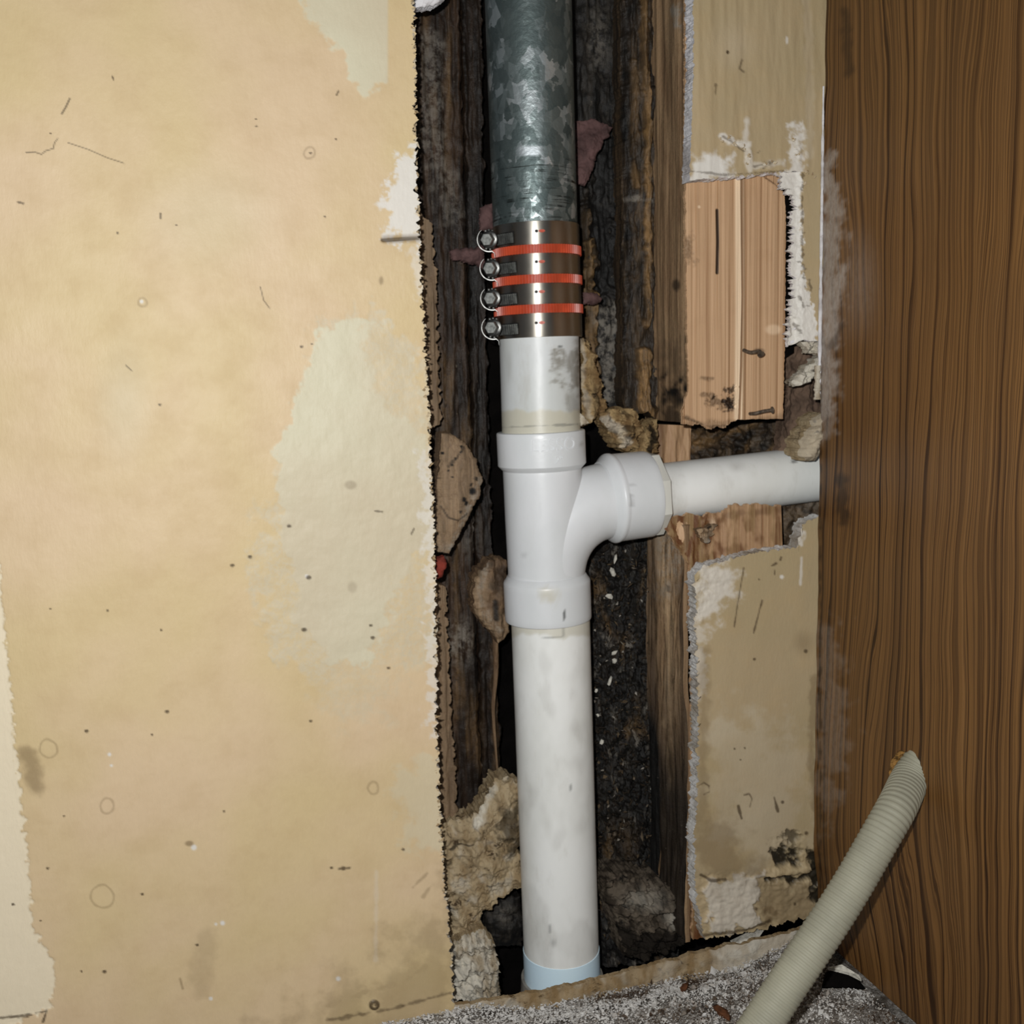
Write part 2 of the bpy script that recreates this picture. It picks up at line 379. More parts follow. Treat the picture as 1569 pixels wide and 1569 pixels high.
def m_oak():
    m = Mat('stained_oak', 0.42, 0, 0.4)
    # cathedral bands: long wavy lines in y, drifting with height
    sp = m.n('SeparateXYZ'); m.set(sp.inputs[0], m.co)
    warp = m.noise((3, 7, 2.2), 3, 0.5); warp2 = m.noise((10, 60, 5), 3, 0.5)
    y = m.math('ADD', sp.outputs[1], m.math('ADD', m.math('MULTIPLY', warp, 0.07), m.math('MULTIPLY', warp2, 0.008)))
    y = m.math('ADD', y, m.math('MULTIPLY', m.attr('sweep'), 0.04))
    cb = m.n('CombineXYZ'); m.set(cb.inputs[1], y); m.set(cb.inputs[2], m.math('MULTIPLY', sp.outputs[2], 0.02)); m.set(cb.inputs[0], 0.0)
    g = m.noise((1, 230, 20), 3, 0.62, co=cb.outputs[0]); g2 = m.noise((1, 560, 60), 3, 0.6, co=cb.outputs[0], off=(0, 3, 1))
    pore = m.noise((1, 900, 22), 3, 0.6, off=(2, 0, 0))
    c = m.ramp(g, [(0.36, lin((40, 20, 2))), (0.42, lin((78, 50, 22))), (0.47, lin((116, 82, 44))), (0.66, lin((130, 94, 54)))])
    c = m.mix(m.math('MULTIPLY', m.step(g2, 0.56, 0.42), 0.6), c, lin((60, 38, 18)))
    c = m.mix(m.math('MULTIPLY', m.step(pore, 0.6, 0.7), 0.55), c, lin((66, 42, 20)))
    c = m.mix(m.math('MULTIPLY', m.step(m.noise(9, 3), 0.4, 0.7), 0.3), c, lin((92, 66, 40)))
    sm = m.noise((300, 300, 160), 4, 0.7)
    c = m.mix(m.math('MULTIPLY', m.attr('smear'), m.math('MULTIPLY_ADD', m.step(sm, 0.25, 0.7), 0.5, 0.45)), c, lin((166, 156, 146)))
    c = m.mix(m.attr('dark'), c, lin((40, 26, 14)))
    return m.done(c, m.math('MULTIPLY_ADD', g, -0.15, 0.52), m.bump(g, 0.0003))
def m_debris(name, stops, rough=0.9):
    m = Mat(name, rough, 0, 0.15); n = m.noise(300, 4)
    nd = m.ramp(m.attr('tone'), stops); nd.node.color_ramp.interpolation = 'LINEAR'
    return m.done(m.mix(m.math('MULTIPLY', n, 0.4), nd, lin((60, 52, 44))))
def m_concrete():
    m = Mat('dusty_concrete', 0.95, 0, 0.1); n = m.noise(520, 6, 0.75); n2 = m.noise(60, 4, 0.6)
    c = m.ramp(n, [(0.3, lin((58, 50, 44))), (0.45, lin((134, 126, 118))), (0.6, lin((188, 184, 178))), (0.75, lin((214, 212, 208)))])
    c = m.mix(m.math('MULTIPLY', m.step(n2, 0.5, 0.66), 0.7), c, lin((84, 72, 60)))
    c = m.mix(m.attr('dark'), c, lin((44, 38, 32)))
    return m.done(c, None, m.bump(n, 0.002))
def m_plaster(name, c1, c2, dark=(70, 56, 40)):
    m = Mat(name, 0.85, 0, 0.15); n = m.noise(70, 6, 0.7, 0.6); n2 = m.noise(300, 4, 0.7); n3 = m.noise((120, 120, 40), 4)
    c = m.mix(m.step(n3, 0.38, 0.64), lin(c1), lin(c2)); c = m.mix(m.step(n, 0.56, 0.66), c, lin(dark))
    c = m.mix(m.math('MULTIPLY', m.step(n2, 0.6, 0.7), 0.5), c, lin(dark))
    c = m.mix(m.attr('pale'), c, lin((206, 200, 186))); c = m.mix(m.attr('black'), c, lin((22, 18, 14)))
    return m.done(c, None, m.bump(m.math('ADD', n, m.math('MULTIPLY', n2, 0.4)), 0.0014))

M_WALL = m_wall_paint('aged_beige_paint', (219, 194, 159), (213, 191, 146), (216, 211, 184), (207, 195, 168))
M_WALLR = m_wall_paint('dull_beige_paint', (182, 163, 130), (174, 157, 122), (204, 194, 172), (190, 172, 144))
M_GYP = m_gypsum(); M_GYPW = m_gypsum('white_gypsum', (222, 220, 222), (176, 170, 168))
M_ROT = m_rotten('dark_rotten_wood', (30, 21, 14), (66, 48, 33), (140, 108, 70))
M_BLK = m_rotten('black_rotten_wood', (16, 14, 12), (44, 39, 33), (128, 100, 64), wet=0.6)
M_RAG = m_rotten('ragged_wood', (38, 30, 22), (82, 66, 48), (150, 116, 74), stretch=14)
M_STUDS = m_rotten('weathered_stud', (124, 98, 72), (160, 132, 100), (182, 152, 116), stretch=5, wet=0.65)
M_TAN = m_rotten('tan_split_wood', (96, 74, 54), (142, 116, 88), (164, 138, 108), stretch=10, wet=0.65)
M_FIR = m_fir()
M_PVC = m_pvc('new_white_plastic', (222, 224, 226), (214, 217, 218), amount=0.05)
M_PVCO = m_pvc('aged_white_plastic', (212, 215, 215), (202, 205, 202), amount=0.25, rough=0.36)
M_PVCL = m_pvc('aged_white_plastic_brightened', (242, 243, 240), (230, 231, 226), amount=0.18, rough=0.36)  # aged plastic with its colour raised to make up for light falloff
M_PVCE = m_pvc('plastic_with_bluish_light', (220, 243, 255), (212, 238, 255), amount=0.0)  # bluish light at the pipe foot, carried by the base colour
M_GALV = m_galv(); M_STEEL = m_steel()
M_BOLT = plain('bolt_steel', (150, 152, 148), 0.42, 0.85, 0.5, 0.3, 400, 0.00006); M_DKST = plain('dark_clamp_steel', (92, 92, 90), 0.36, 0.95, 0.5, 0.3, 300, 0.00005)
M_ORANGE = plain('orange_plastic', (190, 74, 44), 0.38, 0, 0.45, 0.15, 60, 0.0001)
M_RUB = plain('dark_rubber', (26, 24, 22), 0.6)
M_OAK = m_oak(); M_RAWW = plain('raw_chipboard', (176, 132, 74), 0.9, 0, 0.1, 0.5, 300, 0.002)
M_HOSE = plain('cream_hose_plastic', (158, 156, 138), 0.62, 0, 0.3, 0.08, 30, 0.0001)
M_PINK = plain('pinkish_paper', (102, 78, 76), 0.9, 0, 0.1, 0.35, 60, 0.002)
M_BRNP = plain('brown_paper', (116, 95, 80), 0.9, 0, 0.1, 0.35, 50, 0.002)
M_RED = plain('red_scrap', (128, 52, 40), 0.8, 0, 0.2, 0.5, 120, 0.001)
M_VOID = plain('void_black', (14, 12, 11), 0.95, 0, 0.05, 0.4, 60, 0.004)  # near black: the shade of deep gaps put into the colour
M_NAIL = plain('rusty_nail', (112, 98, 84), 0.6, 0.4, 0.4, 0.4, 400)
M_CONC = m_concrete()
M_PLAS = m_plaster('tan_plaster', (170, 152, 122), (142, 122, 92))
M_PLASW = m_plaster('pale_plaster', (196, 188, 172), (158, 144, 122))
M_PLASR = m_plaster('ragged_plaster', (160, 136, 98), (112, 88, 58), (44, 34, 24))
M_CHUNK = m_plaster('dark_rubble', (96, 86, 74), (50, 43, 35), (18, 16, 14))
M_STRIP = m_plaster('dirty_strip_wood', (160, 140, 110), (140, 116, 82), (92, 74, 50))
M_GRAIN = m_debris('floor_grit', [(0.0, lin((64, 48, 36))), (0.25, lin((120, 106, 92))), (0.45, lin((188, 182, 174))), (1.0, lin((226, 224, 220)))])
M_DARKGR = m_debris('dark_grit', [(0.0, lin((14, 12, 10))), (0.7, lin((52, 42, 32))), (0.93, lin((104, 88, 66))), (1.0, lin((176, 170, 160)))])
M_FUZZ = m_debris('paper_fuzz', [(0.0, lin((176, 150, 112))), (0.6, lin((214, 196, 164))), (1.0, lin((230, 220, 200)))])
M_CHIP = plain('white_chip', (206, 202, 190), 0.7, 0, 0.2, 0.25, 300)
M_BROWN = plain('brown_chip', (98, 62, 40), 0.85, 0, 0.15, 0.5, 200)

# ---------------------------------------------------------------- the setting: left drywall
FLOOR = -0.467
def zero(px, py): return px*0
WL_EDGE = [(630, -260), (634, 0), (636, 90), (636, 200), (640, 330), (643, 400), (650, 520), (657, 660), (664, 800), (667, 960), (668, 1120), (674, 1260), (684, 1400), (692, 1490), (694, 1541)]
BIGP = [(500, 500), (560, 488), (612, 502), (640, 580), (655, 700), (664, 830), (640, 850), (606, 890), (592, 950), (566, 1010), (505, 1010), (462, 960), (440, 850), (425, 770), (424, 690), (450, 640), (470, 570)]
def wl_pale(px, py):
    a = area(px, py, BIGP, 4, 14, 0.03, 4)
    a = np.maximum(a, 0.95*area(px, py, [(430, -260), (640, -260), (640, 60), (590, 142), (552, 140), (535, 100), (496, 52), (462, 0)], 5, 14, 0.03, 8)*sstep(597, 592, px))
    a = np.maximum(a, 0.5*area(px, py, [(612, 1180), (680, 1160), (690, 1300), (640, 1310), (606, 1250)], 12, 24, 0.03, 9))
    a = a*(1 - 0.75*area(px, py, [(560, 500), (612, 500), (650, 620), (655, 680), (620, 640), (570, 600)], 10, 16, 0.05, 12))
    a = np.maximum(a, 0.35*spot(px, py, 190, 610, 60, 130, 1.0)); a = np.maximum(a, 0.25*spot(px, py, 320, 330, 150, 120, 1.0))
    return a
def wl_mottle(px, py):
    a = area(px, py, [(385, 870), (425, 720), (452, 640), (500, 490), (570, 480), (640, 540), (664, 700), (670, 980), (640, 1030), (590, 1000), (540, 1022), (485, 1040), (420, 1005)], 8, 26, 0.025, 6)
    return np.maximum(a, 0.7*area(px, py, [(480, 960), (600, 990), (600, 1100), (540, 1110), (470, 1050)], 20, 30, 0.03, 7))
def wl_white(px, py):
    a = 0.95*area(px, py, [(612, 245), (645, 215), (650, 380), (592, 360), (588, 305)], 6, 18, 0.05, 11)
    a = np.maximum(a, 0.6*area(px, py, [(644, 690), (690, 690), (690, 1150), (660, 1120), (655, 900)], 5, 16, 0.06, 14))
    a = np.maximum(a, 0.5*area(px, py, [(630, 380), (660, 380), (655, 470), (640, 450)], 6, 10, 0.06, 15))
    a = np.maximum(a, 0.22*line(px, py, [(577, 1335), (575, 1470)], 1.5, 3, 2))
    for x, y, r in ((297, 1298, 6), (168, 1155, 4), (171, 1172, 3), (341, 1414, 5), (331, 1416, 3), (470, 883, 4), (518, 1498, 5), (323, 1530, 4), (217, 462, 4)): a = np.maximum(a, spot(px, py, x, y, r, r, 0.6))
    return a
def wl_cream(px, py):
    return area(px, py, [(-2000, 640), (-120, 700), (-2, 860), (6, 940), (16, 1040), (25, 1150), (36, 1250), (43, 1330), (50, 1420), (62, 1440), (82, 1475), (84, 1500), (78, 1545), (40, 1558), (-120, 1640), (-2000, 1700)], 2, 5, 0.08, 21)
def wl_stain(px, py):
    a = 0.5*line(px, py, [(44, 1155), (52, 1180), (54, 1205)], 8, 12, 5); a = np.maximum(a, 0.2*line(px, py, [(318, 1440), (310, 1470), (308, 1510)], 10, 16, 8))
    a = np.maximum(a, 0.30*area(px, py, [(420, 1569), (560, 1500), (640, 1430), (700, 1380), (710, 1560), (600, 1600)], 40, 50, 0.02, 5))
    for x, y, r in ((75, 1146, 13), (165, 1234, 11), (157, 1374, 17), (474, 234, 8), (218, 462, 6), (572, 1208, 9)):
        d = np.hypot(px - x, (py - y)*0.95) + 2*fbm(px*0.05, py*0.05, 2, 5); a = np.maximum(a, 0.32*sstep(2.6, 0.6, np.abs(d - r)))
    a = np.maximum(a, 0.35*spot(px, py, 537, 743, 12, 9, .5)); a = np.maximum(a, 0.25*spot(px, py, 540, 900, 10, 12, .6)); a = np.maximum(a, 0.5*spot(px, py, 584, 430, 5, 9, .6))
    a = np.maximum(a, 0.4*line(px, py, [(632, 1360), (655, 1338)], .7, 2.5, 2)); a = np.maximum(a, 0.35*line(px, py, [(648, 1374), (660, 1358)], .6, 2.5, 2))
    a = np.maximum(a, 0.45*line(px, py, [(590, 367), (642, 365)], 5, 4)); a = np.maximum(a, 0.5*line(px, py, [(280, 1515), (276, 1500)], 1, 2))
    a = np.maximum(a, 0.35*line(px, py, [(500, 1540), (570, 1515), (620, 1502), (650, 1480)], 2, 6, 6)); a = np.maximum(a, 0.6*spot(px, py, 290, 1292, 9, 6, .6))
    return a
WL_SPECK = [(78, 205, 2), (270, 345, 2), (245, 620, 2.5), (443, 806, 4), (383, 853, 4), (356, 866, 4), (473, 885, 5), (466, 965, 5), (571, 977, 4), (568, 958, 3), (595, 1023, 3), (256, 1090, 4), (133, 1119, 4), (392, 182, 2), (393, 193, 2), (476, 234, 2.5), (508, 1330, 3), (526, 1331, 5), (618, 1302, 3), (20, 1386, 3), (160, 1489, 4), (302, 1448, 3), (78, 932, 2), (165, 935, 2), (247, 965, 2), (62, 1410, 2), (476, 1105, 3), (617, 1540, 2), (462, 531, 3), (478, 527, 2), (575, 1537, 3), (233, 1125, 2), (343, 1243, 2), (180, 357, 2), (498, 332, 2), (515, 213, 2), (98, 1250, 2), (73, 1330, 3), (125, 1488, 2), (218, 1370, 3)]
def wl_mark(px, py):
    a = np.zeros(px.shape)
    for x, y, r in WL_SPECK: a = np.maximum(a, 0.85*spot(px, py, x, y, r + 0.6, (r + 0.6)*0.75, 0.5))
    for pts, w in (([(95, 175), (101, 165), (107, 152)], 1.1), ([(40, 234), (55, 234), (64, 237), (70, 232), (82, 228), (84, 219), (89, 213)], .5), ([(104, 219), (135, 229), (165, 242), (190, 250)], .35), ([(28, 310), (36, 312)], 1.3), ([(399, 440), (404, 460), (413, 472)], .4), ([(172, 117), (174, 122)], 1), ([(193, 560), (202, 568)], .5), ([(246, 327), (246, 335)], 1), ([(516, 145), (519, 139)], 1), ([(586, 368), (640, 365)], 2.0), ([(575, 783), (586, 784)], 1), ([(630, 818), (634, 810)], 1), ([(536, 1330), (520, 1332)], 1.4), ([(324, 772), (348, 764)], .0)):
        if w: a = np.maximum(a, 0.75*line(px, py, pts, w, 1.1))
    a = np.maximum(a, 0.8*line(px, py, [(0, 1560), (40, 1556), (72, 1548), (66, 1565)], 1.0, 1.5, 2))
    d = np.hypot(px - 573, py - 1538); a = np.maximum(a, 0.9*sstep(9.5, 7, d)*sstep(1.5, 4, d))
    a = np.maximum(a, 0.6*line(px, py, [(500, 1562), (600, 1545), (650, 1530), (690, 1520)], 1, 3, 4))
    return a
def wl_disp(px, py, X, Z, u, v):
    return 0.0022*fbm(X*5, Z*4, 3, 2) + 0.0004*fbm(X*45, Z*40, 4, 3)*(0.3 + wl_mottle(px, py)) + 0.00015*wl_pale(px, py) - 0.0007*wl_cream(px, py) \
        - 0.0015*line(px, py, [(586, 368), (640, 365)], 1.6, 1.2) + 0.0015*(spot(px, py, 573, 1538, 9, 9, .4))
LW = [(-170, -260), (-170, 1700)]
wall_l = slab('wall_left', LW, WL_EDGE + [(696, 1556)], [(-170, -260), (630, -260)], [(-170, 1710), (300, 1630), (560, 1572), (696, 1545)], 0.0, 0.0127, [M_WALL, M_GYP], 2.0,
              wl_disp, dict(pale=wl_pale, mottle=wl_mottle, white=wl_white, cream=wl_cream, stain=wl_stain, mark=wl_mark, mold=zero), jag=(0, 5, 0, 2), freq=0.10, seed=3, ragged=0.001)
ext = slab('wall_left', [(-1500, -420), (-1500, 2000)], [(-168, -260), (-168, 1710)], [(-1500, -420), (-168, -260)], [(-1500, 2000), (-168, 1710)], 0.0, 0.0127, [M_WALL, M_GYP], 14, None,
           dict(pale=zero, mottle=zero, white=zero, cream=wl_cream, stain=zero, mark=zero, mold=zero), seed=4)
tag(ext, 'plain beige drywall further left, out of the picture', None, None, 'structure')
tag(wall_l, 'broad sheet of stained beige drywall with a ragged cut edge left of the pipes', None, None, 'structure')
e = resample(WL_EDGE[1:], 520); k = np.random.default_rng(5)
C = on_y(e[:, 0] + k.normal(0, 1.6, 520) - 0.5, e[:, 1] + k.normal(0, 2, 520), -0.0003 + 0.003*k.random(520))
tag(scatter('paper_fuzz', C, np.abs(k.normal(0.0007, 0.0005, (520, 3))) + 0.0003, M_FUZZ, wall_l, seed=2), None, None, None, 'stuff')
def screw_in(parent, px, py, y, r=0.004):
    P = on_y(px, py, y)
    return lathe('screw', P + [0, 0.002, 0], P - [0, 0.002, 0], [(0, r), (0.0015, r), (0.0022, r*0.8), (0.0022, r*0.4), (0.0012, r*0.3)], M_NAIL, 24, parent)
screw_in(wall_l, 573, 1538, -0.0012)

# ---------------------------------------------------------------- right drywall, above and below the gap
def wu_white(px, py):
    a = area(px, py, [(1060, 248), (1085, 236), (1118, 240), (1122, 275), (1056, 280)], 8, 10, 0.06, 3)
    a = np.maximum(a, 0.9*area(px, py, [(1216, 190), (1228, 190), (1232, 270), (1210, 272), (1208, 235)], 6, 10, 0.07, 4))
    a = np.maximum(a, 0.6*line(px, py, [(1144, 186), (1142, 215), (1150, 262)], 3, 4, 3)); a = np.maximum(a, 0.8*line(px, py, [(1108, 212), (1125, 218), (1145, 222)], 4, 4, 5))
    a = np.maximum(a, 0.7*spot(px, py, 1205, 62, 3, 8)); a = np.maximum(a, 0.5*line(px, py, [(1150, 255), (1200, 250)], 3, 5, 5))
    return a
def wu_pale(px, py):
    return np.maximum(0.35*line(px, py, [(1236, -20), (1240, 120), (1240, 240)], 5, 4, 4), 0.3*spot(px, py, 1120, 70, 50, 60, 1))
def wu_mark(px, py):
    a = spot(px, py, 1115, 80, 3, 4); a = np.maximum(a, 0.6*line(px, py, [(1137, 92), (1133, 105), (1140, 110)], 1.2, 1.5))
    for pts in ([(1108, 210), (1126, 222), (1140, 232)], [(1156, 255), (1185, 248), (1170, 258)], [(1165, 230), (1162, 234)], [(1058, 262), (1110, 268), (1200, 262)], [(1097, 130), (1096, 145)]): a = np.maximum(a, 0.6*line(px, py, pts, 1.0, 1.3, 1.5))
    return a
def wu_disp(px, py, X, Z, u, v):
    t = np.maximum(spot(px, py, 1125, 218, 22, 12, 1), spot(px, py, 1147, 240, 9, 22, 1)); t = np.maximum(t, spot(px, py, 1222, 235, 9, 30, 1)); t = np.maximum(t, spot(px, py, 1175, 252, 22, 8, 1))
    return 0.0008*fbm(X*20, Z*5, 3, 4) + 0.003*t*np.abs(fbm(X*420, Z*420, 3, 6)) + 0.0004*fbm(X*150, Z*20, 3, 8)
wall_u = slab('wall_upper_right', [(1061, -260), (1063, 110), (1060, 200), (1057, 277)], [(1271, -260), (1268, 120), (1266, 266)], [(1061, -260), (1271, -260)], [(1057, 277), (1080, 274), (1130, 270), (1210, 262), (1266, 266)],
              0.0, 0.0127, [M_WALLR, M_GYPW], 2.0, wu_disp, dict(pale=wu_pale, mottle=zero, white=wu_white, cream=zero, stain=zero, mark=wu_mark, mold=zero), jag=(1.6, 0, 0, 3), freq=0.12, seed=11, ragged=0.0008)
tag(wall_u, 'dull beige drywall panel above the bare pine block, white cut edge on its left', None, None, 'structure')
def ws_white(px, py):
    a = area(px, py, [(1195, 255), (1229, 262), (1228, 340), (1232, 420), (1246, 470), (1254, 525), (1195, 545)], 2, 5, 0.08, 5)
    return np.maximum(a, 0.0)
def ws_mark(px, py):
    a = np.zeros(px.shape)
    for pts in ([(1230, 268), (1229, 330), (1230, 400)], [(1226, 400), (1234, 412), (1230, 425), (1240, 430), (1243, 445), (1234, 440)], [(1226, 455), (1232, 470), (1238, 468)], [(1222, 495), (1228, 510)]): a = np.maximum(a, 0.6*line(px, py, pts, 0.9, 1.4, 3, 0.15))
    return a
def ws_disp(px, py, X, Z, u, v):
    return -0.002*sstep(1229, 1221, px + 3*fbm(px*0.1, py*0.06, 3, 5)) + 0.0005*fbm(X*200, Z*200, 4, 6)*ws_white(px, py) - 0.003*area(px, py, [(1216, 485), (1228, 490), (1226, 530), (1212, 530)], 3, 4)
tag(slab('gypsum_strip', [(1190, 262), (1207, 288), (1216, 305), (1216, 380), (1214, 460), (1209, 531)], [(1266, 264), (1262, 400), (1256, 524)], [(1190, 262), (1266, 264)], [(1209, 531), (1222, 526), (1232, 521), (1256, 523)],
     0.0, 0.0035, [M_WALLR, M_GYPW], 1.4, ws_disp, dict(pale=zero, mottle=zero, white=ws_white, cream=zero, stain=zero, mark=ws_mark, mold=zero), jag=(7, 0, 0, 1.5), freq=0.16, seed=12, parent=wall_u, ragged=0.0005), 'broken strip of white gypsum')
P = [(1106, 214), (1118, 210), (1126, 222), (1140, 226), (1146, 238), (1144, 250), (1216, 215), (1224, 238), (1172, 252), (1186, 250), (1238, 262), (1246, 268), (1234, 280)]
for i, (x, y) in enumerate(P):
    g = np.random.default_rng(i + 40); q = on_y(np.array([x + g.normal(0, 2) for _ in range(4)]), np.array([y + g.normal(0, 2) for _ in range(4)]), -0.0022)
    scatter('torn_paper', q, np.abs(g.normal(0.0009, 0.0004, (4, 3))), M_FUZZ, wall_u, seed=i)

def wb_white(px, py):
    a = 0.7*area(px, py, [(1066, 872), (1110, 858), (1128, 880), (1110, 930), (1070, 960)], 14, 22, 0.04, 3)
    a = np.maximum(a, 0.45*area(px, py, [(1062, 960), (1082, 960), (1078, 1060), (1062, 1080)], 8, 12, 0.06, 4))
    a = np.maximum(a, 0.55*area(px, py, [(1078, 1345), (1110, 1350), (1150, 1338), (1166, 1345), (1160, 1420), (1090, 1428), (1086, 1380)], 3, 10, 0.05, 5))
    a = np.maximum(a, 0.6*line(px, py, [(1228, 855), (1226, 895)], 1, 2, 1)); a = np.maximum(a, 0.9*spot(px, py, 1198, 884, 4))
    return np.maximum(a, 0.7*area(px, py, [(1218, 806), (1232, 804), (1230, 836), (1220, 836)], 3, 5, .08, 8))
def wb_pale(px, py): return 0.5*area(px, py, [(1085, 1110), (1180, 1100), (1240, 1180), (1240, 1300), (1150, 1330), (1090, 1240)], 30, 40, 0.02, 7)
def wb_stain(px, py):
    a = 0.4*area(px, py, [(1066, 1240), (1120, 1260), (1160, 1310), (1175, 1345), (1075, 1345), (1062, 1300)], 25, 30, 0.025, 3)
    a = np.maximum(a, 0.45*area(px, py, [(1160, 1350), (1250, 1350), (1262, 1400), (1170, 1430)], 12, 20, 0.05, 8)); a = np.maximum(a, 0.35*spot(px, py, 1232, 985, 24, 30, 1))
    a = np.maximum(a, 0.7*line(px, py, [(1180, 1412), (1172, 1395), (1190, 1400)], 3, 6, 5)); a = np.maximum(a, 0.4*line(px, py, [(1247, 1040), (1243, 1160), (1250, 1240)], 3, 5, 4))
    a = np.maximum(a, .35*line(px, py, [(1080, 1000), (1076, 1160), (1078, 1250)], 4, 8, 5))
    return a
def wb_mark(px, py):
    a = np.zeros(px.shape)
    for pts, w in (([(1168, 920), (1155, 970)], .7), ([(1140, 870), (1125, 960)], .5), ([(1131, 1235), (1136, 1254)], 1.6), ([(1186, 1222), (1192, 1243)], 1.3), ([(1140, 1218), (1148, 1216), (1152, 1224), (1149, 1236)], .5), ([(1068, 1205), (1078, 1199), (1086, 1204), (1086, 1213), (1078, 1217)], .4), ([(1075, 1342), (1090, 1350), (1112, 1348)], 2), ([(1183, 867), (1189, 864)], 1.3), ([(1187, 874), (1187, 880)], 1.1), ([(1197, 854), (1196, 858)], .8), ([(1072, 1436), (1150, 1425), (1180, 1412)], 1.5)): a = np.maximum(a, 0.8*line(px, py, pts, w, 1.6, 1.2))
    for x, y, r in ((1235, 998, 4), (1156, 1010, 3), (1199, 1229, 3.5), (1125, 1147, 2), (1141, 1146, 2), (1134, 1164, 2), (1163, 888, 2), (1220, 1387, 3), (1160, 1394, 3), (1236, 1277, 4)): a = np.maximum(a, 0.8*spot(px, py, x, y, r))
    return a
def wb_mold(px, py):
    a = area(px, py, [(1184, 1302), (1196, 1296), (1212, 1304), (1224, 1300), (1222, 1316), (1206, 1328), (1188, 1322)], 5, 10, 0.06, 3)
    a = np.maximum(a, 0.75*area(px, py, [(1202, 1278), (1222, 1275), (1226, 1300), (1206, 1302)], 6, 10, 0.07, 6))
    a = np.maximum(a, area(px, py, [(1242, 1305), (1262, 1300), (1270, 1400), (1250, 1385), (1240, 1340)], 5, 8, 0.06, 4))
    return np.maximum(a, line(px, py, [(1180, 1350), (1200, 1345), (1220, 1352), (1246, 1338)], 3, 3, 4, .1))
def wb_disp(px, py, X, Z, u, v):
    low = sstep(1330, 1350, py)
    t = np.maximum(area(px, py, [(1066, 866), (1120, 850), (1115, 900), (1070, 960)], 10, 10), area(px, py, [(1180, 1290), (1262, 1290), (1262, 1360), (1180, 1360)], 12, 10))
    return 0.0008*fbm(X*15, Z*8, 3, 4) + 0.0008*(t + low)*fbm(X*110, Z*110, 5, 9, .6) - 0.0015*low*(1 - area(px, py, [(1078, 1345), (1166, 1338), (1160, 1420), (1090, 1428)], 3, 10, 0.05, 5)) \
        - 0.004*wb_mold(px, py) + 0.0035*line(px, py, [(1180, 1342), (1215, 1335), (1245, 1330)], 3, 6, 4)
wall_b = slab('wall_lower_right', [(1064, 882), (1066, 960), (1069, 1080), (1068, 1200), (1063, 1285), (1068, 1370), (1082, 1441)], [(1258, 792), (1254, 950), (1252, 1100), (1257, 1250), (1266, 1402)],
     [(1064, 882), (1078, 868), (1110, 860), (1160, 846), (1222, 838), (1230, 803), (1258, 790)], [(1082, 1441), (1140, 1431), (1180, 1423), (1220, 1411), (1266, 1402)], 0.0, 0.0127, [M_WALLR, M_GYP], 1.8, wb_disp,
     dict(pale=wb_pale, mottle=zero, white=wb_white, cream=zero, stain=wb_stain, mark=wb_mark, mold=wb_mold), jag=(4, 0, 3, 4), freq=0.12, seed=21, ragged=0.0012)
tag(wall_b, 'stained beige drywall panel below the branch pipe with black mould near its foot', None, None, 'structure')

# ---------------------------------------------------------------- cavity: back, boards, studs
YB = 0.100
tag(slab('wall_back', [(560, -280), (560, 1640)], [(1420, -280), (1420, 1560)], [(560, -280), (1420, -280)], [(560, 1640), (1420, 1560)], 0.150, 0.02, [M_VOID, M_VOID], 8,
    lambda px, py, X, Z, u, v: 0.006*fbm(X*30, Z*30, 3, 4)), 'back of the opened wall cavity, its deep shade put into the colour', None, None, 'structure')
def grain_disp(a, b, seed):
    return lambda px, py, X, Z, u, v: a*fbm(X*120, Z*6, 4, seed) + b*fbm(X*260, Z*60, 3, seed + 9) - 0.004*(sstep(0.06, 0, u) + sstep(0.94, 1, u))
def bd_tan(px, py): return 0.5*sstep(0.2, 0.9, fbm(px*0.03, py*0.004, 4, 31)) + 0.35*line(px, py, [(700, 830), (698, 1100)], 2, 4, 3) + 0.5*line(px, py, [(755, 990), (760, 1180)], 3, 5, 3)
def bd_pale(px, py): return 0.6*spot(px, py, 705, 985, 40, 55, 1) + 0.35*line(px, py, [(660, 60), (662, 200), (690, 330)], 10, 20, 12) + 0.25*spot(px, py, 725, 820, 30, 60, 1)
def bd_blk(px, py): return 0.8*sstep(0.1, 0.7, fbm(px*0.02 + 4, py*0.004, 4, 36))
b1 = slab('sheathing_board', [(612, -260), (618, 400), (622, 800), (630, 1330)], [(700, -260), (716, 400), (728, 800), (742, 1330)], [(612, -260), (700, -260)], [(630, 1330), (742, 1330)], YB, 0.018, [M_ROT, M_ROT], 2.4,
     grain_disp(0.003, 0.0014, 3), dict(tan=bd_tan, pale=bd_pale, black=lambda x, y: 0.6*bd_blk(x, y)), jag=(0, 3, 0, 0), freq=0.03, seed=31)
tag(b1, 'dark brown rotted board seen behind the cut edge of the left drywall', 'board', 'rotted boards at the back of the cavity')
b2 = slab('sheathing_board', [(702, -260), (718, 400), (730, 800), (744, 1330)], [(738, -260), (742, 340), (752, 700), (774, 1330)], [(702, -260), (738, -260)], [(744, 1330), (774, 1330)], YB + 0.008, 0.018, [M_ROT, M_ROT], 2.4,
     grain_disp(0.003, 0.0014, 5), dict(tan=bd_tan, pale=bd_pale, black=lambda x, y: 0.5 + 0.5*bd_blk(x, y)), jag=(3, 4, 0, 0), freq=0.03, seed=33)
tag(b2, 'narrow blackened board just left of the vertical pipes, deep in the cavity', 'board', 'rotted boards at the back of the cavity')
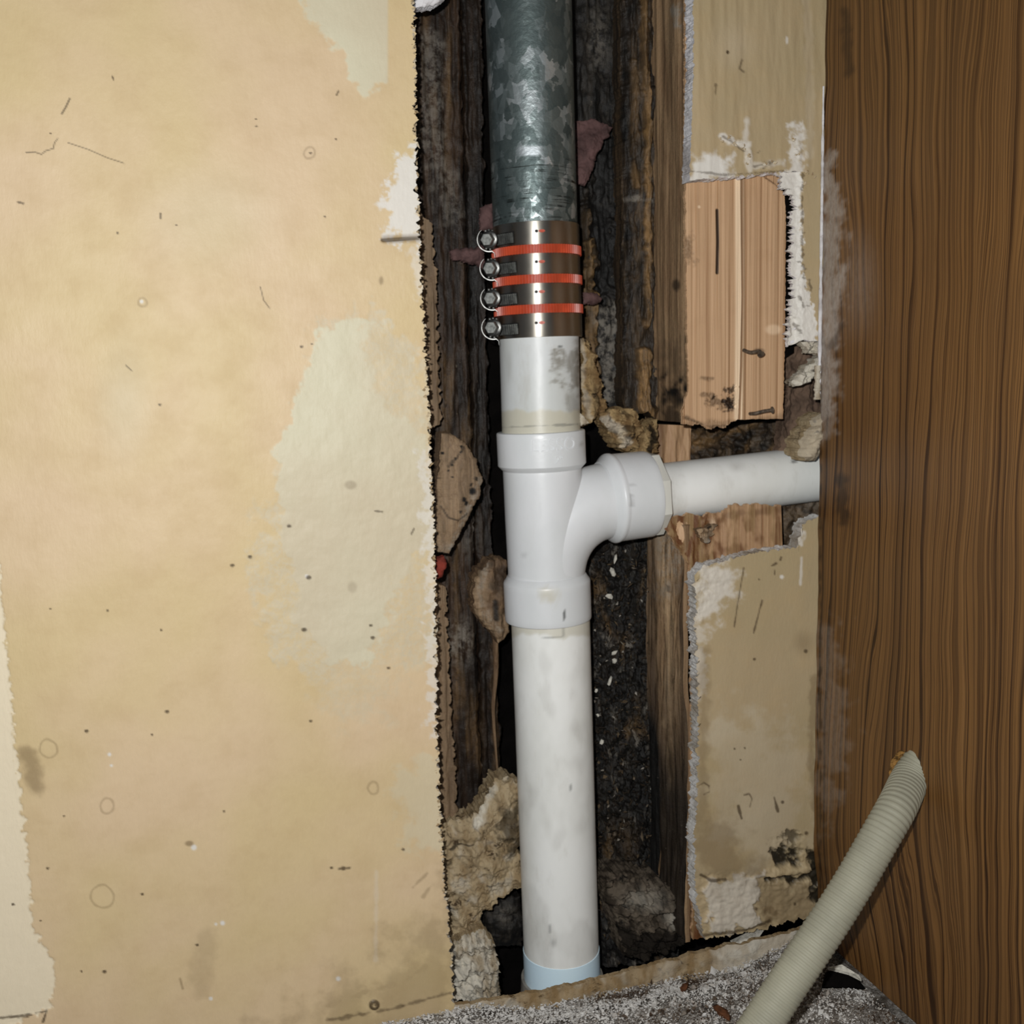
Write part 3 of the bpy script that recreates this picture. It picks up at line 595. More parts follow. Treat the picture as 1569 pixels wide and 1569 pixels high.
# tan torn strips beside the left drywall
t1 = slab('split_wood_strip', [(638, 320), (645, 500), (652, 657)], [(664, 345), (672, 500), (676, 650)], [(638, 320), (664, 345)], [(652, 657), (676, 650)], 0.070, 0.02, [M_TAN, M_TAN], 2, grain_disp(0.003, 0.001, 8), dict(tan=lambda x, y: 0.6 + 0*x, pale=zero, black=lambda x, y: 0.5*sstep(0, .8, fbm(x*.02, y*.006, 3, 2))), jag=(0, 4, 4, 3), seed=35)
tag(t1, 'short tan strip of split wood behind the left drywall, beside the clamps', 'wood')
t2 = slab('split_wood_strip', [(664, 890), (667, 1100), (672, 1280)], [(684, 900), (694, 1100), (704, 1290)], [(664, 890), (684, 900)], [(672, 1280), (704, 1290)], 0.070, 0.02, [M_TAN, M_TAN], 2, grain_disp(0.003, 0.001, 9), dict(tan=lambda x, y: 0.6 + 0*x, pale=zero, black=lambda x, y: 0.45*sstep(0, .8, fbm(x*.02, y*.006, 3, 4))), jag=(0, 4, 3, 3), seed=36)
tag(t2, 'long tan strip of split wood behind the left drywall edge, beside the lower pipe', 'wood')
# right: black plank, ragged laminated strips, layered ridges
def c_blk(px, py): return np.maximum(0.85*area(px, py, [(905, 215), (945, 190), (950, 330), (942, 440), (925, 462), (905, 440), (900, 330)], 8, 14, .04, 5), 0.0)
def c_pale(px, py): return 0.5*area(px, py, [(905, 470), (948, 455), (948, 600), (925, 625), (915, 560)], 8, 10) + 0.5*line(px, py, [(925, 310), (960, 308)], 3, 6, 5) + 0.3*spot(px, py, 915, 60, 30, 90, 1)
def c_tan(px, py): return 0.9*line(px, py, [(905, 380), (898, 450), (902, 530), (905, 620)], 8, 6, 7) + 0.35*spot(px, py, 900, 340, 14, 60, 1)
c1 = slab('sheathing_board', [(868, -260), (874, 300), (880, 660)], [(950, -260), (952, 300), (956, 560), (958, 645)], [(868, -260), (950, -260)], [(880, 655), (905, 632), (930, 640), (958, 645)], YB + 0.004, 0.02, [M_BLK, M_BLK], 2.2,
     lambda px, py, X, Z, u, v: grain_disp(0.002, 0.0014, 12)(px, py, X, Z, u, v) + 0.012*c_tan(px, py) - 0.006*c_blk(px, py) + 0.003*fbm(X*60, Z*40, 3, 3), dict(tan=c_tan, pale=c_pale, black=c_blk), jag=(0, 3, 0, 6), seed=41)
tag(c1, 'black rotted board right of the galvanised pipe and clamps', 'board', 'rotted boards at the back of the cavity')
def d_tan(px, py): return np.maximum(0.85*line(px, py, [(972, -260), (978, 60), (984, 200), (984, 400), (982, 500)], 3.5, 4, 3), 1.0*line(px, py, [(980, 540), (978, 590), (980, 625), (994, 634)], 7, 5, 4)) + 0.45*line(px, py, [(965, 100), (966, 290)], 2.5, 4, 3)
def d_blk(px, py): return 0.7*sstep(0.1, 0.7, fbm(px*0.05, py*0.012, 4, 51)) + 0.5*line(px, py, [(954, -260), (957, 300), (958, 620)], 2, 4, 3)
def d_pale(px, py): return 0.7*line(px, py, [(1000, 30), (1004, 80), (1006, 260), (1004, 330)], 4, 6, 6) + 0.5*line(px, py, [(955, 308), (1000, 312)], 3, 5, 5)
def d_disp(px, py, X, Z, u, v):
    return 0.010*np.sin(np.pi*np.clip(u, 0, 1))**0.7 + 0.005*d_tan(px, py) + 0.0035*fbm(X*200, Z*40, 4, 14) + 0.004*np.abs(fbm(X*90, Z*12, 3, 18)) + 0.006*sstep(0.1, .6, fbm(px*.03, py*.028, 3, 22))*sstep(990, 1008, px)
d1 = slab('ragged_wood_strip', [(948, -260), (952, 300), (954, 640)], [(1010, -260), (1012, 120), (1014, 300), (1011, 450), (1013, 640)], [(948, -260), (1010, -260)], [(954, 640), (978, 630), (995, 640), (1013, 636)], 0.080, 0.016, [M_RAG, M_RAG], 1.6, d_disp,
     dict(tan=d_tan, pale=d_pale, black=d_blk), jag=(2, 5, 0, 4), freq=0.05, seed=43)
tag(d1, 'ragged dark wood strip with a tan ridge, left of the upper stud', 'wood')
for i, (x, y, rx, ry) in enumerate(((1012, 222, 11, 12), (1017, 306, 12, 11), (1008, 140, 8, 9))):
    g = np.random.default_rng(60 + i); n = 46
    C = on_y(x + g.normal(0, rx*0.45, n), y + g.normal(0, ry*0.45, n), 0.068 + g.random(n)*0.008)
    o = scatter('tar_clump', C, np.abs(g.normal(0.0019, 0.0008, (n, 3))) + 0.0006, M_DARKGR, None, g.random(n)*0.55, i)
    tag(o, ['small black tar clump on the ragged strip, middle of three', 'spiky black tar clump lowest on the ragged strip, beside the pine block', 'smallest black tar clump, highest on the ragged strip'][i], 'clump', 'tar clumps on the ragged strip')

# studs: narrow faces are boards, side faces run back into the cavity
X1 = on_y(1052, 430, 0.0132)[0]
def side_face(name, pxf, pyf, x, y0, y1, mats, attrs, disp, step=0.0012, parent=None, lab=None, thick=0.004):
    """the left side of a stud: plane at x, from y0 (front) to y1 (back), between the heights of two picture points"""
    z0 = on_x(pxf, pyf[0], x)[2]; z1 = on_x(pxf, pyf[1], x)[2]
    nu = int((y1 - y0)/step) + 2; nv = int((z0 - z1)/(step*1.6)) + 2
    y = np.linspace(y1, y0, nu)[None].repeat(nv, 0); z = np.linspace(z0, z1, nv)[:, None].repeat(nu, 1)
    X = x - disp(y, z); P = np.stack([X, y, z], -1); px, py = to_px(P)
    return sheet(name, P, np.array([thick, 0, 0.0]), mats, {k: f(px, py) for k, f in attrs.items()}, parent, 0, 1, True)
stud = empty('wall_stud', on_y(1125, 650, 0.03))
tag(stud, 'upper stud: clean sawn pine face with a dark crack, under the top drywall', 'stud')
side_face('weathered_side', 1052, (-260, 648), X1, 0.0150, 0.092, [M_STUDS, M_STUDS], dict(tan=lambda x, y: 0.4*sstep(-.3, .5, fbm(x*.02, y*.01, 3, 3)), pale=lambda x, y: 0.8*area(x, y, [(1030, 5), (1046, 0), (1044, 45), (1032, 40)], 4, 6),
    black=lambda x, y: np.maximum(0.75*spot(x, y, 1036, 437, 8, 12, .5), 0.75*area(x, y, [(1015, 590), (1055, 590), (1060, 670), (1010, 670)], 16, 26, .05, 3)) + 0.35*area(x, y, [(1012, 520), (1056, 520), (1058, 600), (1012, 600)], 25, 20)), lambda y, z: 0.0015*fbm(y*90, z*6, 4, 5), parent=stud)
stud.children[0]['label'] = 'weathered brown side of the stud'
def fir_stain(px, py):
    a = 0.85*area(px, py, [(1112, 592), (1126, 592), (1126, 625), (1112, 625)], 3, 8, .08, 3) + 0.6*line(px, py, [(1090, 615), (1124, 622)], 5, 5, 7, .12) + 0.5*line(px, py, [(1078, 604), (1092, 606)], 2, 3, 3) + 0.5*line(px, py, [(1075, 578), (1092, 580)], 2, 3, 3)
    a = np.maximum(a, 0.7*line(px, py, [(1050, 640), (1090, 655), (1112, 652)], 1.5, 4, 3)); a = np.maximum(a, .5*area(px, py, [(1044, 360), (1058, 360), (1062, 400), (1048, 405)], 6, 8))
    a = np.maximum(a, 0.5*spot(px, py, 1163, 538, 12, 6)); a = np.maximum(a, .35*line(px, py, [(1050, 650), (1140, 648), (1200, 640)], 3, 6, 4))
    return a
def fir_pale(px, py): return 0.95*line(px, py, [(1131, 270), (1132, 450), (1130, 640)], 3.5, 3) + .9*line(px, py, [(1137, 270), (1138, 450), (1134, 640)], 1, 2) + 0.5*spot(px, py, 1185, 505, 16, 10) + 0.8*spot(px, py, 1071, 317, 3)
def fir_crack(px, py): return line(px, py, [(1099, 322), (1100, 370), (1099, 418)], 1.9, 1.2)
fA = slab('sawn_face', [(1051, -260), (1050, 300), (1052, 470), (1055, 600), (1046, 630), (1046, 652)], [(1133, -260), (1134, 300), (1136, 450), (1134, 560), (1131, 640)], [(1051, -260), (1133, -260)], [(1046, 650), (1072, 652), (1090, 656), (1112, 655), (1131, 642)], 0.0132, 0.0035, [M_FIR, M_FIR], 1.2,
    lambda px, py, X, Z, u, v: 0.0004*fbm(X*300, Z*4, 3, 5) - 0.0008*fir_crack(px, py) - 0.002*fir_stain(px, py)*np.abs(fbm(X*300, Z*300, 3, 7)), dict(stain=lambda x, y: np.maximum(fir_stain(x, y), fir_crack(x, y)), pale=fir_pale, rot=zero), jag=(1.2, 0, 0, 3.5), freq=.09, seed=51, parent=stud)
stud2 = empty('wall_stud', on_y(1170, 645, 0.03))
tag(stud2, 'pine board right of the cracked stud face, with a chipped corner and two bent nails', 'stud')
slab('sawn_face', [(1136, -260), (1137, 300), (1138, 450), (1136, 560), (1133, 642)], [(1199, -260), (1200, 270), (1204, 330), (1203, 500), (1200, 642)], [(1136, -260), (1199, -260)], [(1133, 643), (1200, 642)], 0.0140, 0.012, [M_FIR, M_FIR], 1.8,
    lambda px, py, X, Z, u, v: 0.0003*fbm(X*300, Z*4, 3, 6) + 0.0014*sstep(1142, 1136, px) - 0.0045*area(px, py, [(1172, 268), (1210, 255), (1210, 302)], 3, 3), dict(stain=fir_stain, pale=fir_pale, rot=zero), jag=(0, 1, 0, 1), seed=52, parent=stud2)
slab('gap_shade', [(1199, 260), (1203, 330), (1203, 548)], [(1224, 260), (1216, 540)], [(1199, 260), (1224, 260)], [(1203, 548), (1216, 540)], 0.03, 0.02, [M_VOID, M_VOID], 5, None, None, parent=stud2)  # black sheet put in as the shade of the gap beside the strip

X2 = on_y(1054, 1100, 0.0135)[0]
low = empty('wall_stud', on_y(1110, 1400, 0.03))
tag(low, 'lower stud: splintered brown timber under the branch pipe, beside the mouldy drywall', 'stud')
side_face('splintered_side', 1054, (806, 1445), X2, 0.0160, 0.088, [M_STUDS, M_STUDS], dict(tan=lambda x, y: 0.9*line(x, y, [(1010, 830), (1026, 960), (1024, 1100), (1032, 1230)], 4, 6, 6) + 0.5*sstep(0, .6, fbm(x*.05, y*.006, 3, 8))*sstep(1200, 950, y), pale=lambda x, y: .5*area(x, y, [(1000, 800), (1060, 800), (1040, 900), (1005, 920)], 14, 12),
    black=lambda x, y: np.maximum(0.75*sstep(1036, 1050, x + 6*fbm(x*.03, y*.01, 3, 4))*sstep(830, 900, y), 0.93*sstep(900, 1250, y + 60*fbm(x*.05, y*.006, 3, 6))) + .7*spot(x, y, 1024, 902, 3, 8) + .45*sstep(1012, 1004, x)), lambda y, z: 0.004*fbm(y*110, z*7, 4, 6) + 0.003*np.abs(fbm(y*240, z*10, 3, 9)), parent=low)
def lowrot(px, py): return np.clip(0.35 + 0.9*sstep(1100, 1060, px + 10*fbm(px*.04, py*.04, 3, 3)) + .5*sstep(-.2, .5, fbm(px*.05, py*.03, 3, 7)), 0, 1)
slab('broken_top', [(1024, 806), (1040, 840), (1056, 872), (1062, 1000), (1062, 1440)], [(1197, 774), (1199, 830), (1199, 1400)], [(1022, 800), (1060, 790), (1108, 786), (1124, 772), (1160, 773), (1197, 774)], [(1062, 1440), (1199, 1400)], 0.0135, 0.0035, [M_FIR, M_FIR], 2.2,
    lambda px, py, X, Z, u, v: -0.012*sstep(1085, 1030, px)*sstep(870, 800, py) + 0.003*fbm(X*150, Z*30, 4, 15)*sstep(1160, 1080, px) + 0.0005*fbm(X*300, Z*5, 3, 3), dict(stain=lambda x, y: .5*area(x, y, [(1050, 830), (1075, 825), (1080, 870), (1050, 880)], 6, 10) + .4*line(x, y, [(1110, 790), (1200, 780)], 3, 5, 5), pale=lambda x, y: .7*line(x, y, [(1030, 806), (1090, 800)], 3, 5, 5), rot=lowrot), jag=(2, 0, 4, 0), seed=55, parent=low)
o = slab('splinter', [(1068, 812), (1080, 832)], [(1098, 803), (1084, 832)], [(1068, 812), (1098, 803)], [(1080, 832), (1084, 832)], 0.006, 0.006, [M_TAN, M_TAN], 1.6, lambda px, py, X, Z, u, v: .003*fbm(X*300, Z*200, 3, 4), dict(tan=lambda x, y: 1 + 0*x, pale=lambda x, y: .8*sstep(820, 830, y), black=lambda x, y: .8*spot(x, y, 1086, 808, 6, 4)), jag=(4, 4, 3, 2), seed=56, parent=low)
# fresh notch end grain behind the branch pipe
nb = slab('notch_block', [(1004, 650), (1008, 690), (1012, 722)], [(1060, 652), (1058, 690), (1056, 722)], [(1004, 650), (1060, 652)], [(1012, 722), (1056, 722)], 0.078, 0.02, [M_FIR, M_FIR], 1.8, lambda px, py, X, Z, u, v: 0.002*fbm(X*150, Z*30, 3, 4), dict(stain=lambda x, y: .5*sstep(1026, 1012, x) + 0*y, pale=zero, rot=lambda x, y: .3 + 0*x), jag=(2, 0, 0, 0), seed=57)
tag(nb, 'small fresh-cut orange wood block behind the top of the branch pipe', 'wood')
nk = slab('torn_bark', [(1055, 648), (1056, 712)], [(1215, 640), (1215, 706)], [(1055, 648), (1110, 660), (1160, 646), (1215, 640)], [(1056, 712), (1215, 706)], 0.082, 0.02, [M_RAG, M_RAG], 2, lambda px, py, X, Z, u, v: 0.006*fbm(X*90, Z*90, 4, 4), dict(tan=lambda x, y: 0.6*sstep(-.1, .5, fbm(x*.02 + y*.03, y*.02, 3, 3)), pale=lambda x, y: .3*spot(x, y, 1165, 680, 25, 15, 1), black=lambda x, y: .8*sstep(0.05, .5, fbm(x*.03 + y*.02, y*.03, 3, 8))), seed=58)
tag(nk, 'dark torn wood in the notch between pine block and branch pipe', 'wood')
nd = slab('torn_bark', [(1198, 770), (1200, 850)], [(1262, 760), (1262, 850)], [(1198, 770), (1262, 760)], [(1200, 850), (1262, 850)], 0.05, 0.02, [M_RAG, M_RAG], 2, lambda px, py, X, Z, u, v: 0.004*fbm(X*90, Z*90, 4, 6), dict(tan=lambda x, y: .3 + 0*x, pale=lambda x, y: .25 + 0*x, black=lambda x, y: .6*sstep(-.1, .5, fbm(x*.05, y*.05, 3, 8))), seed=59)
tag(nd, 'dark scrap in the small gap under the branch pipe beside the cabinet', 'wood')

# rotted heap right of the lower pipe
def h_tan(px, py): return 0.5*sstep(.25, .8, fbm(px*.03, py*.012, 4, 71)) + 0.35*spot(px, py, 950, 1290, 40, 60, 1)
def h_blk(px, py): return 0.75*sstep(-.1, .6, fbm(px*.035 + 3, py*.012, 4, 76))
h1 = slab('rotted_infill', [(880, 815), (890, 1000), (900, 1200), (905, 1480)], [(1008, 815), (1012, 1000), (1016, 1200), (1040, 1480)], [(880, 815), (1008, 815)], [(905, 1480), (1040, 1480)], 0.096, 0.03, [M_BLK, M_BLK], 1.7,
     lambda px, py, X, Z, u, v: 0.006*fbm(X*50, Z*14, 3, 24) + 0.005*fbm(X*160, Z*60, 5, 26, .65), dict(tan=h_tan, pale=lambda x, y: .5*sstep(.2, .8, fbm(x*.06, y*.03, 4, 73)), black=h_blk), seed=61)
tag(h1, 'black rotted infill right of the lower vertical pipe', 'debris')
g = np.random.default_rng(77); n = 1500
xx = g.uniform(905, 1010, n); yy = g.uniform(835, 1440, n)
o = scatter('rotted_debris', on_y(xx, yy, 0.094 - 0.008*g.random(n)), np.stack([np.abs(g.normal(0.0006, 0.0004, n)), np.abs(g.normal(0.0006, 0.0004, n)), np.abs(g.normal(0.0016, 0.0012, n))], -1) + 0.0002, M_DARKGR, h1, g.random(n)**1.6, 5)
tag(o, None, None, None, 'stuff')
CHIPS = ['highest white chip in the black debris, just under the tee branch', 'longest upright white chip in the black debris, second from the branch', 'flat slanting white chip in the black debris beside the lower socket',
         'upper dot of the white pair in the black debris', 'lower dot of the white pair in the black debris', 'tilted white chip just below the pair of dots in the black debris', 'lowest white chip close beside the lower pipe',
         'small white chip touching the lower pipe, below the tilted chip', 'lone white speck in the black debris near the splintered stud', 'tiny white speck between the pair of dots and the lowest chip by the pipe']
for i, (x, y, w, h, a) in enumerate(((943, 856, 3, 8, .3), (939, 877, 4, 9, -.4), (934, 914, 7, 4, .5), (941, 1001, 4.5, 4.5, 0), (942, 1013, 4, 5, 0), (934, 1044, 3, 9, .25), (922, 1137, 4, 4, 0), (914, 1058, 3, 4, .3), (1000, 1207, 4, 4, 0), (916, 1096, 3, 3, 0))):
    q = on_y(x, y, 0.083); s = depth_of(q)/F; c, sn = math.cos(a), math.sin(a)
    V, Fs = ICO*1.0, ICF
    V = V*(1 + 0.2*np.random.default_rng(i).normal(size=(12, 1)))*np.array([w*s, 0.0015, h*s])
    V = np.stack([V[:, 0]*c + V[:, 2]*sn, V[:, 1], -V[:, 0]*sn + V[:, 2]*c], 1) + q
    tag(mesh('plaster_chip', V, Fs, M_CHIP, None, False), CHIPS[i], 'chip', 'white chips in the black debris')

# ---------------------------------------------------------------- scraps and lumps in the cavity
def lump(name, L, R, T, B, y, bulge, mats, label, cat, rough=0.004, fx=70, fz=70, thick=0.012, attrs=None, jag=4, seed=1, step=1.7, group=None):
    zero3 = dict(tan=zero, pale=zero, black=zero, grime=zero); zero3.update(attrs or {})
    o = slab(name, L, R, T, B, y, thick, mats, step, lambda px, py, X, Z, u, v: bulge*(np.sin(np.pi*u)*np.sin(np.pi*v))**0.45 + rough*fbm(X*fx, Z*fz, 5, seed + 5, .6), zero3, jag=(jag,)*4, freq=0.07, seed=seed, ragged=0.001)
    return tag(o, label, cat, group)
def knot_black(px, py):
    a = np.zeros(px.shape)
    for x, y, r in ((728, 733, 3.5), (722, 752, 6), (708, 764, 4), (703, 783, 2.5), (712, 770, 4), (677, 694, 2.5), (696, 702, 2.5), (690, 712, 2.2), (704, 692, 2), (684, 720, 1.8), (671, 732, 2), (705, 684, 2.5), (690, 730, 1.5), (720, 742, 3)): a = np.maximum(a, spot(px, py, x, y, r*1.2, r*1.3, .5))
    a = np.maximum(a, .7*line(px, py, [(674, 775), (685, 792), (700, 796), (714, 786)], .8, 1.4)); return np.maximum(a, .6*line(px, py, [(685, 715), (698, 700), (708, 686)], 1, 1.5, 2))
lump('wood_scrap', [(676, 664), (670, 740), (668, 800), (670, 846)], [(690, 664), (714, 678), (730, 704), (739, 736), (733, 764), (716, 797), (701, 824), (688, 848)], [(676, 664), (690, 664)], [(670, 846), (688, 848)], 0.045, 0.006, [M_TAN, M_TAN], 'tan oval wood knot with black pinholes, behind the left drywall edge beside the tee', 'wood', .0015, 80, 30, .02, dict(tan=lambda x, y: .7 + 0*x, pale=lambda x, y: .6*line(x, y, [(735, 735), (715, 780), (690, 840)], 3, 4, 3) + .5*sstep(825, 845, y), black=knot_black), 2, 4, 1.0)
lump('red_scrap', [(667, 858), (668, 888)], [(680, 852), (684, 868), (678, 884)], [(667, 858), (680, 852)], [(668, 888), (678, 884)], 0.03, 0.003, [M_RED, M_RED], 'tiny red and pink scrap at the left drywall edge below the knot', 'scrap', .001, 150, 150, .006, None, 2, 5)
lump('wood_curl', [(748, 857), (726, 890), (723, 925), (735, 950), (758, 978), (762, 985)], [(776, 858), (780, 900), (776, 940), (782, 965), (770, 980)], [(748, 857), (776, 858)], [(762, 985), (770, 980)], 0.070, 0.008, [M_TAN, M_TAN], 'curled tan wood splinter left of the lower tee socket', 'wood', .004, 90, 30, .02, dict(tan=lambda x, y: .8*sstep(752, 735, x + 4*fbm(x*.05, y*.05, 3, 3)) + .6*sstep(925, 945, y), pale=lambda x, y: .5*line(x, y, [(744, 864), (732, 905), (745, 950), (764, 965)], 3, 4, 3), black=lambda x, y: np.maximum(.9*line(x, y, [(756, 920), (757, 945)], 3, 3), .6*area(x, y, [(750, 862), (782, 862), (778, 920), (752, 910)], 8, 8))), 3, 6)
tube_pts = spline([on_y(759, 978, .08), on_y(760, 1030, .085), on_y(756, 1090, .088), on_y(762, 1180, .09)], 40)
tag(tube('wood_splinter', tube_pts, np.linspace(.0026, .0010, 40), M_TAN, 10), 'thin tan splinter hanging below the wood curl', 'wood')
lump('pink_scrap', [(882, 186), (881, 240), (884, 282)], [(938, 196), (918, 230), (896, 284)], [(882, 186), (905, 182), (938, 196)], [(884, 282), (896, 284)], 0.08, 0.004, [M_PINK, M_PINK], 'largest pinkish paper scrap, right of the galvanised pipe', 'scrap', .003, 60, 60, .004, None, 3, 7)
lump('pink_scrap', [(690, 384), (694, 398)], [(744, 374), (742, 412)], [(690, 384), (720, 380), (744, 374)], [(694, 398), (715, 404), (742, 412)], 0.082, 0.004, [M_PINK, M_PINK], 'pinkish paper scrap left of the top clamp screws', 'scrap', .003, 60, 60, .004, None, 4, 8)
lump('pink_scrap', [(737, 318), (736, 352)], [(754, 312), (757, 350)], [(737, 318), (754, 312)], [(736, 352), (757, 350)], 0.07, 0.003, [M_PINK, M_PINK], 'small pinkish paper scrap tucked above the top clamp screw', 'scrap', .002, 60, 60, .004, None, 3, 9)
lump('pink_scrap', [(893, 448), (893, 466)], [(916, 450), (922, 458), (914, 466)], [(893, 448), (916, 450)], [(893, 466), (914, 466)], 0.07, 0.003, [M_PINK, M_PINK], 'small pinkish paper scrap right of the lower clamps', 'scrap', .002, 60, 60, .004, None, 3, 10)
# ragged plaster around the hole right of the upper stub
lump('plaster_ridge', [(884, 515), (889, 570), (890, 610), (892, 655)], [(902, 520), (922, 580), (928, 625), (912, 640)], [(884, 515), (902, 520)], [(892, 655), (900, 650), (912, 640)], 0.062, 0.006, [M_PLASR, M_PLASR], 'ragged tan plaster ridge along the right of the upper white stub', 'plaster', .006, 110, 70, .02, dict(pale=lambda x, y: .4*line(x, y, [(888, 520), (892, 600), (900, 640)], 2, 4, 4), black=lambda x, y: .6*sstep(.2, .7, fbm(x*.07, y*.03, 3, 3))), 4, 11)
lump('plaster_lump', [(918, 634), (924, 655), (940, 672), (955, 690)], [(968, 626), (985, 650), (982, 680), (962, 692)], [(918, 634), (945, 626), (968, 626)], [(955, 690), (962, 692)], 0.064, 0.008, [M_PLASR, M_PLASR], 'crumbly tan plaster lump above the tee branch, edging the black hole', 'plaster', .007, 110, 110, .02, dict(pale=lambda x, y: .5*line(x, y, [(925, 645), (945, 660), (956, 680)], 6, 6, 6), black=lambda x, y: .6*sstep(.25, .7, fbm(x*.06, y*.06, 3, 6))), 5, 12)
lump('plaster_lump', [(990, 650), (978, 680), (970, 700)], [(1006, 642), (1008, 690), (1006, 712)], [(990, 650), (1006, 642)], [(970, 700), (990, 708), (1006, 712)], 0.06, 0.006, [M_PLASR, M_PLASR], 'broken grey-brown plaster lump left of the orange wood block', 'plaster', .006, 120, 120, .02, dict(black=lambda x, y: .9*line(x, y, [(994, 655), (1000, 660), (992, 690)], 3, 3, 4)), 4, 13)
lump('plaster_flake', [(888, 633), (890, 652)], [(893, 636), (903, 648)], [(888, 633), (893, 636)], [(890, 652), (903, 648)], 0.03, 0.002, [M_PLASW, M_PLASW], 'small pale flake beside the top rim of the tee', 'plaster', .001, 150, 150, .004, None, 2, 14, 1.2)
# bottom left plaster
def pl_blk(px, py): return np.maximum(.8*line(px, py, [(690, 1300), (705, 1292), (722, 1290)], 1, 1.8, 2), .7*line(px, py, [(676, 1330), (690, 1322)], 3, 3, 3)) + .7*area(px, py, [(768, 1240), (796, 1225), (798, 1300), (770, 1310), (762, 1270)], 8, 14, .05, 5)
lump('plaster_sheet', [(676, 1262), (674, 1310), (680, 1380), (690, 1452)], [(775, 1185), (799, 1200), (799, 1290), (797, 1362), (768, 1372), (745, 1396), (738, 1412)], [(676, 1262), (700, 1258), (735, 1245), (760, 1195), (775, 1185)], [(690, 1452), (712, 1430), (738, 1412)], 0.060, 0.004, [M_PLAS, M_PLAS], 'broken tan plaster sheet left of the lower pipe, near the floor', 'plaster', .005, 60, 40, .02, dict(pale=lambda x, y: .55*line(x, y, [(728, 1262), (748, 1225), (758, 1205)], 3, 4, 4) + .4*sstep(0, .7, fbm(x*.04, y*.03, 4, 9)), black=pl_blk), 5, 15)
lump('plaster_lump', [(690, 1446), (692, 1490), (693, 1534)], [(742, 1424), (758, 1450), (764, 1490), (768, 1528)], [(690, 1446), (715, 1432), (742, 1424)], [(693, 1534), (730, 1530), (768, 1528)], 0.050, 0.008, [M_PLASW, M_PLAS], 'pale crumbling plaster lump at the foot of the left drywall edge', 'plaster', .006, 110, 90, .02, dict(pale=lambda x, y: .8*area(x, y, [(694, 1470), (715, 1460), (735, 1490), (730, 1530), (696, 1532)], 6, 10, .06, 3) + .6*spot(x, y, 728, 1445, 20, 14, 1), black=lambda x, y: .5*sstep(.3, .7, fbm(x*.08, y*.08, 3, 6))), 4, 16)
lump('tar_lump', [(742, 1400), (748, 1425), (752, 1450)], [(796, 1372), (800, 1410), (800, 1450)], [(742, 1400), (765, 1376), (796, 1372)], [(752, 1450), (800, 1450)], 0.092, 0.010, [M_BLK, M_BLK], 'dark grey tar lump in the black pocket left of the pipe foot', 'lump', .003, 40, 40, .03, dict(pale=lambda x, y: .35*spot(x, y, 770, 1395, 30, 22, 1)), 3, 17)
# rubble right of pipe foot
lump('rubble_chunk', [(920, 1346), (922, 1372), (940, 1395), (952, 1430), (958, 1468)], [(1040, 1368), (1056, 1390), (1058, 1412), (1040, 1440), (1036, 1455)], [(920, 1346), (960, 1338), (1010, 1352), (1040, 1368)], [(958, 1468), (1000, 1460), (1036, 1455)], 0.046, 0.014, [M_CHUNK, M_CHUNK], 'grey rubble chunk right of the pipe foot, blacker towards its base', 'rubble', .007, 80, 110, .03, dict(pale=lambda x, y: .55*spot(x, y, 1030, 1398, 30, 22, 1) + .25*spot(x, y, 980, 1370, 50, 25, 1), black=lambda x, y: .9*sstep(1408, 1425, y + 8*fbm(x*.05, y*.05, 3, 5))), 5, 18)  # colour turns near black towards the lower edge
# gap between the right drywall and the cabinet
lump('brown_scrap', [(1206, 528), (1204, 600), (1200, 650), (1190, 700)], [(1258, 526), (1258, 700)], [(1206, 528), (1258, 526)], [(1190, 700), (1258, 700)], 0.045, 0.003, [M_BRNP, M_BRNP], 'crumpled brown paper filling the gap between pine block and cabinet', 'scrap', .006, 40, 25, .01, None, 2, 19)
lump('plaster_curl', [(1214, 584), (1218, 592)], [(1256, 545), (1258, 568)], [(1214, 584), (1232, 566), (1256, 545)], [(1218, 592), (1238, 586), (1258, 568)], 0.012, 0.005, [M_PLASW, M_PLASW], 'white plaster curl in the gap beside the cabinet', 'plaster', .004, 140, 140, .01, dict(pale=lambda x, y: .8 + 0*x, black=lambda x, y: .9*spot(x, y, 1243, 568, 4, 3)), 3, 20, 1.4)
lump('plaster_flake', [(1226, 524), (1236, 540)], [(1256, 522), (1256, 545)], [(1226, 524), (1256, 522)], [(1236, 540), (1256, 545)], 0.010, 0.003, [M_PLASW, M_PLASW], 'ragged pale plaster flake just under the broken gypsum strip', 'plaster', .004, 150, 150, .008, dict(pale=lambda x, y: .5 + 0*x), 4, 21, 1.4)
lump('putty_lump', [(1246, 640), (1228, 672), (1224, 690), (1232, 706)], [(1260, 632), (1258, 690), (1250, 706)], [(1246, 640), (1260, 632)], [(1232, 706), (1250, 706)], 0.006, 0.010, [M_PLAS, M_PLAS], 'tan putty lump on top of the branch pipe against the cabinet', 'putty', .003, 90, 90, .02, dict(pale=lambda x, y: .35 + 0*x), 4, 22, 1.4)
lump('plaster_scrap', [(634, -40), (637, 12)], [(700, -40), (682, -4), (664, 9)], [(634, -40), (700, -40)], [(637, 12), (650, 10), (664, 9)], 0.016, 0.003, [M_GYPW, M_GYPW], 'white plaster scrap at the very top, beside the galvanised pipe', 'plaster', .001, 90, 90, .01, None, 3, 23)

# ---------------------------------------------------------------- plumbing
YP = 0.045
def A(px, py): return on_y(px, py, YP)
def rad(P, half): return half*depth_of(P)/F
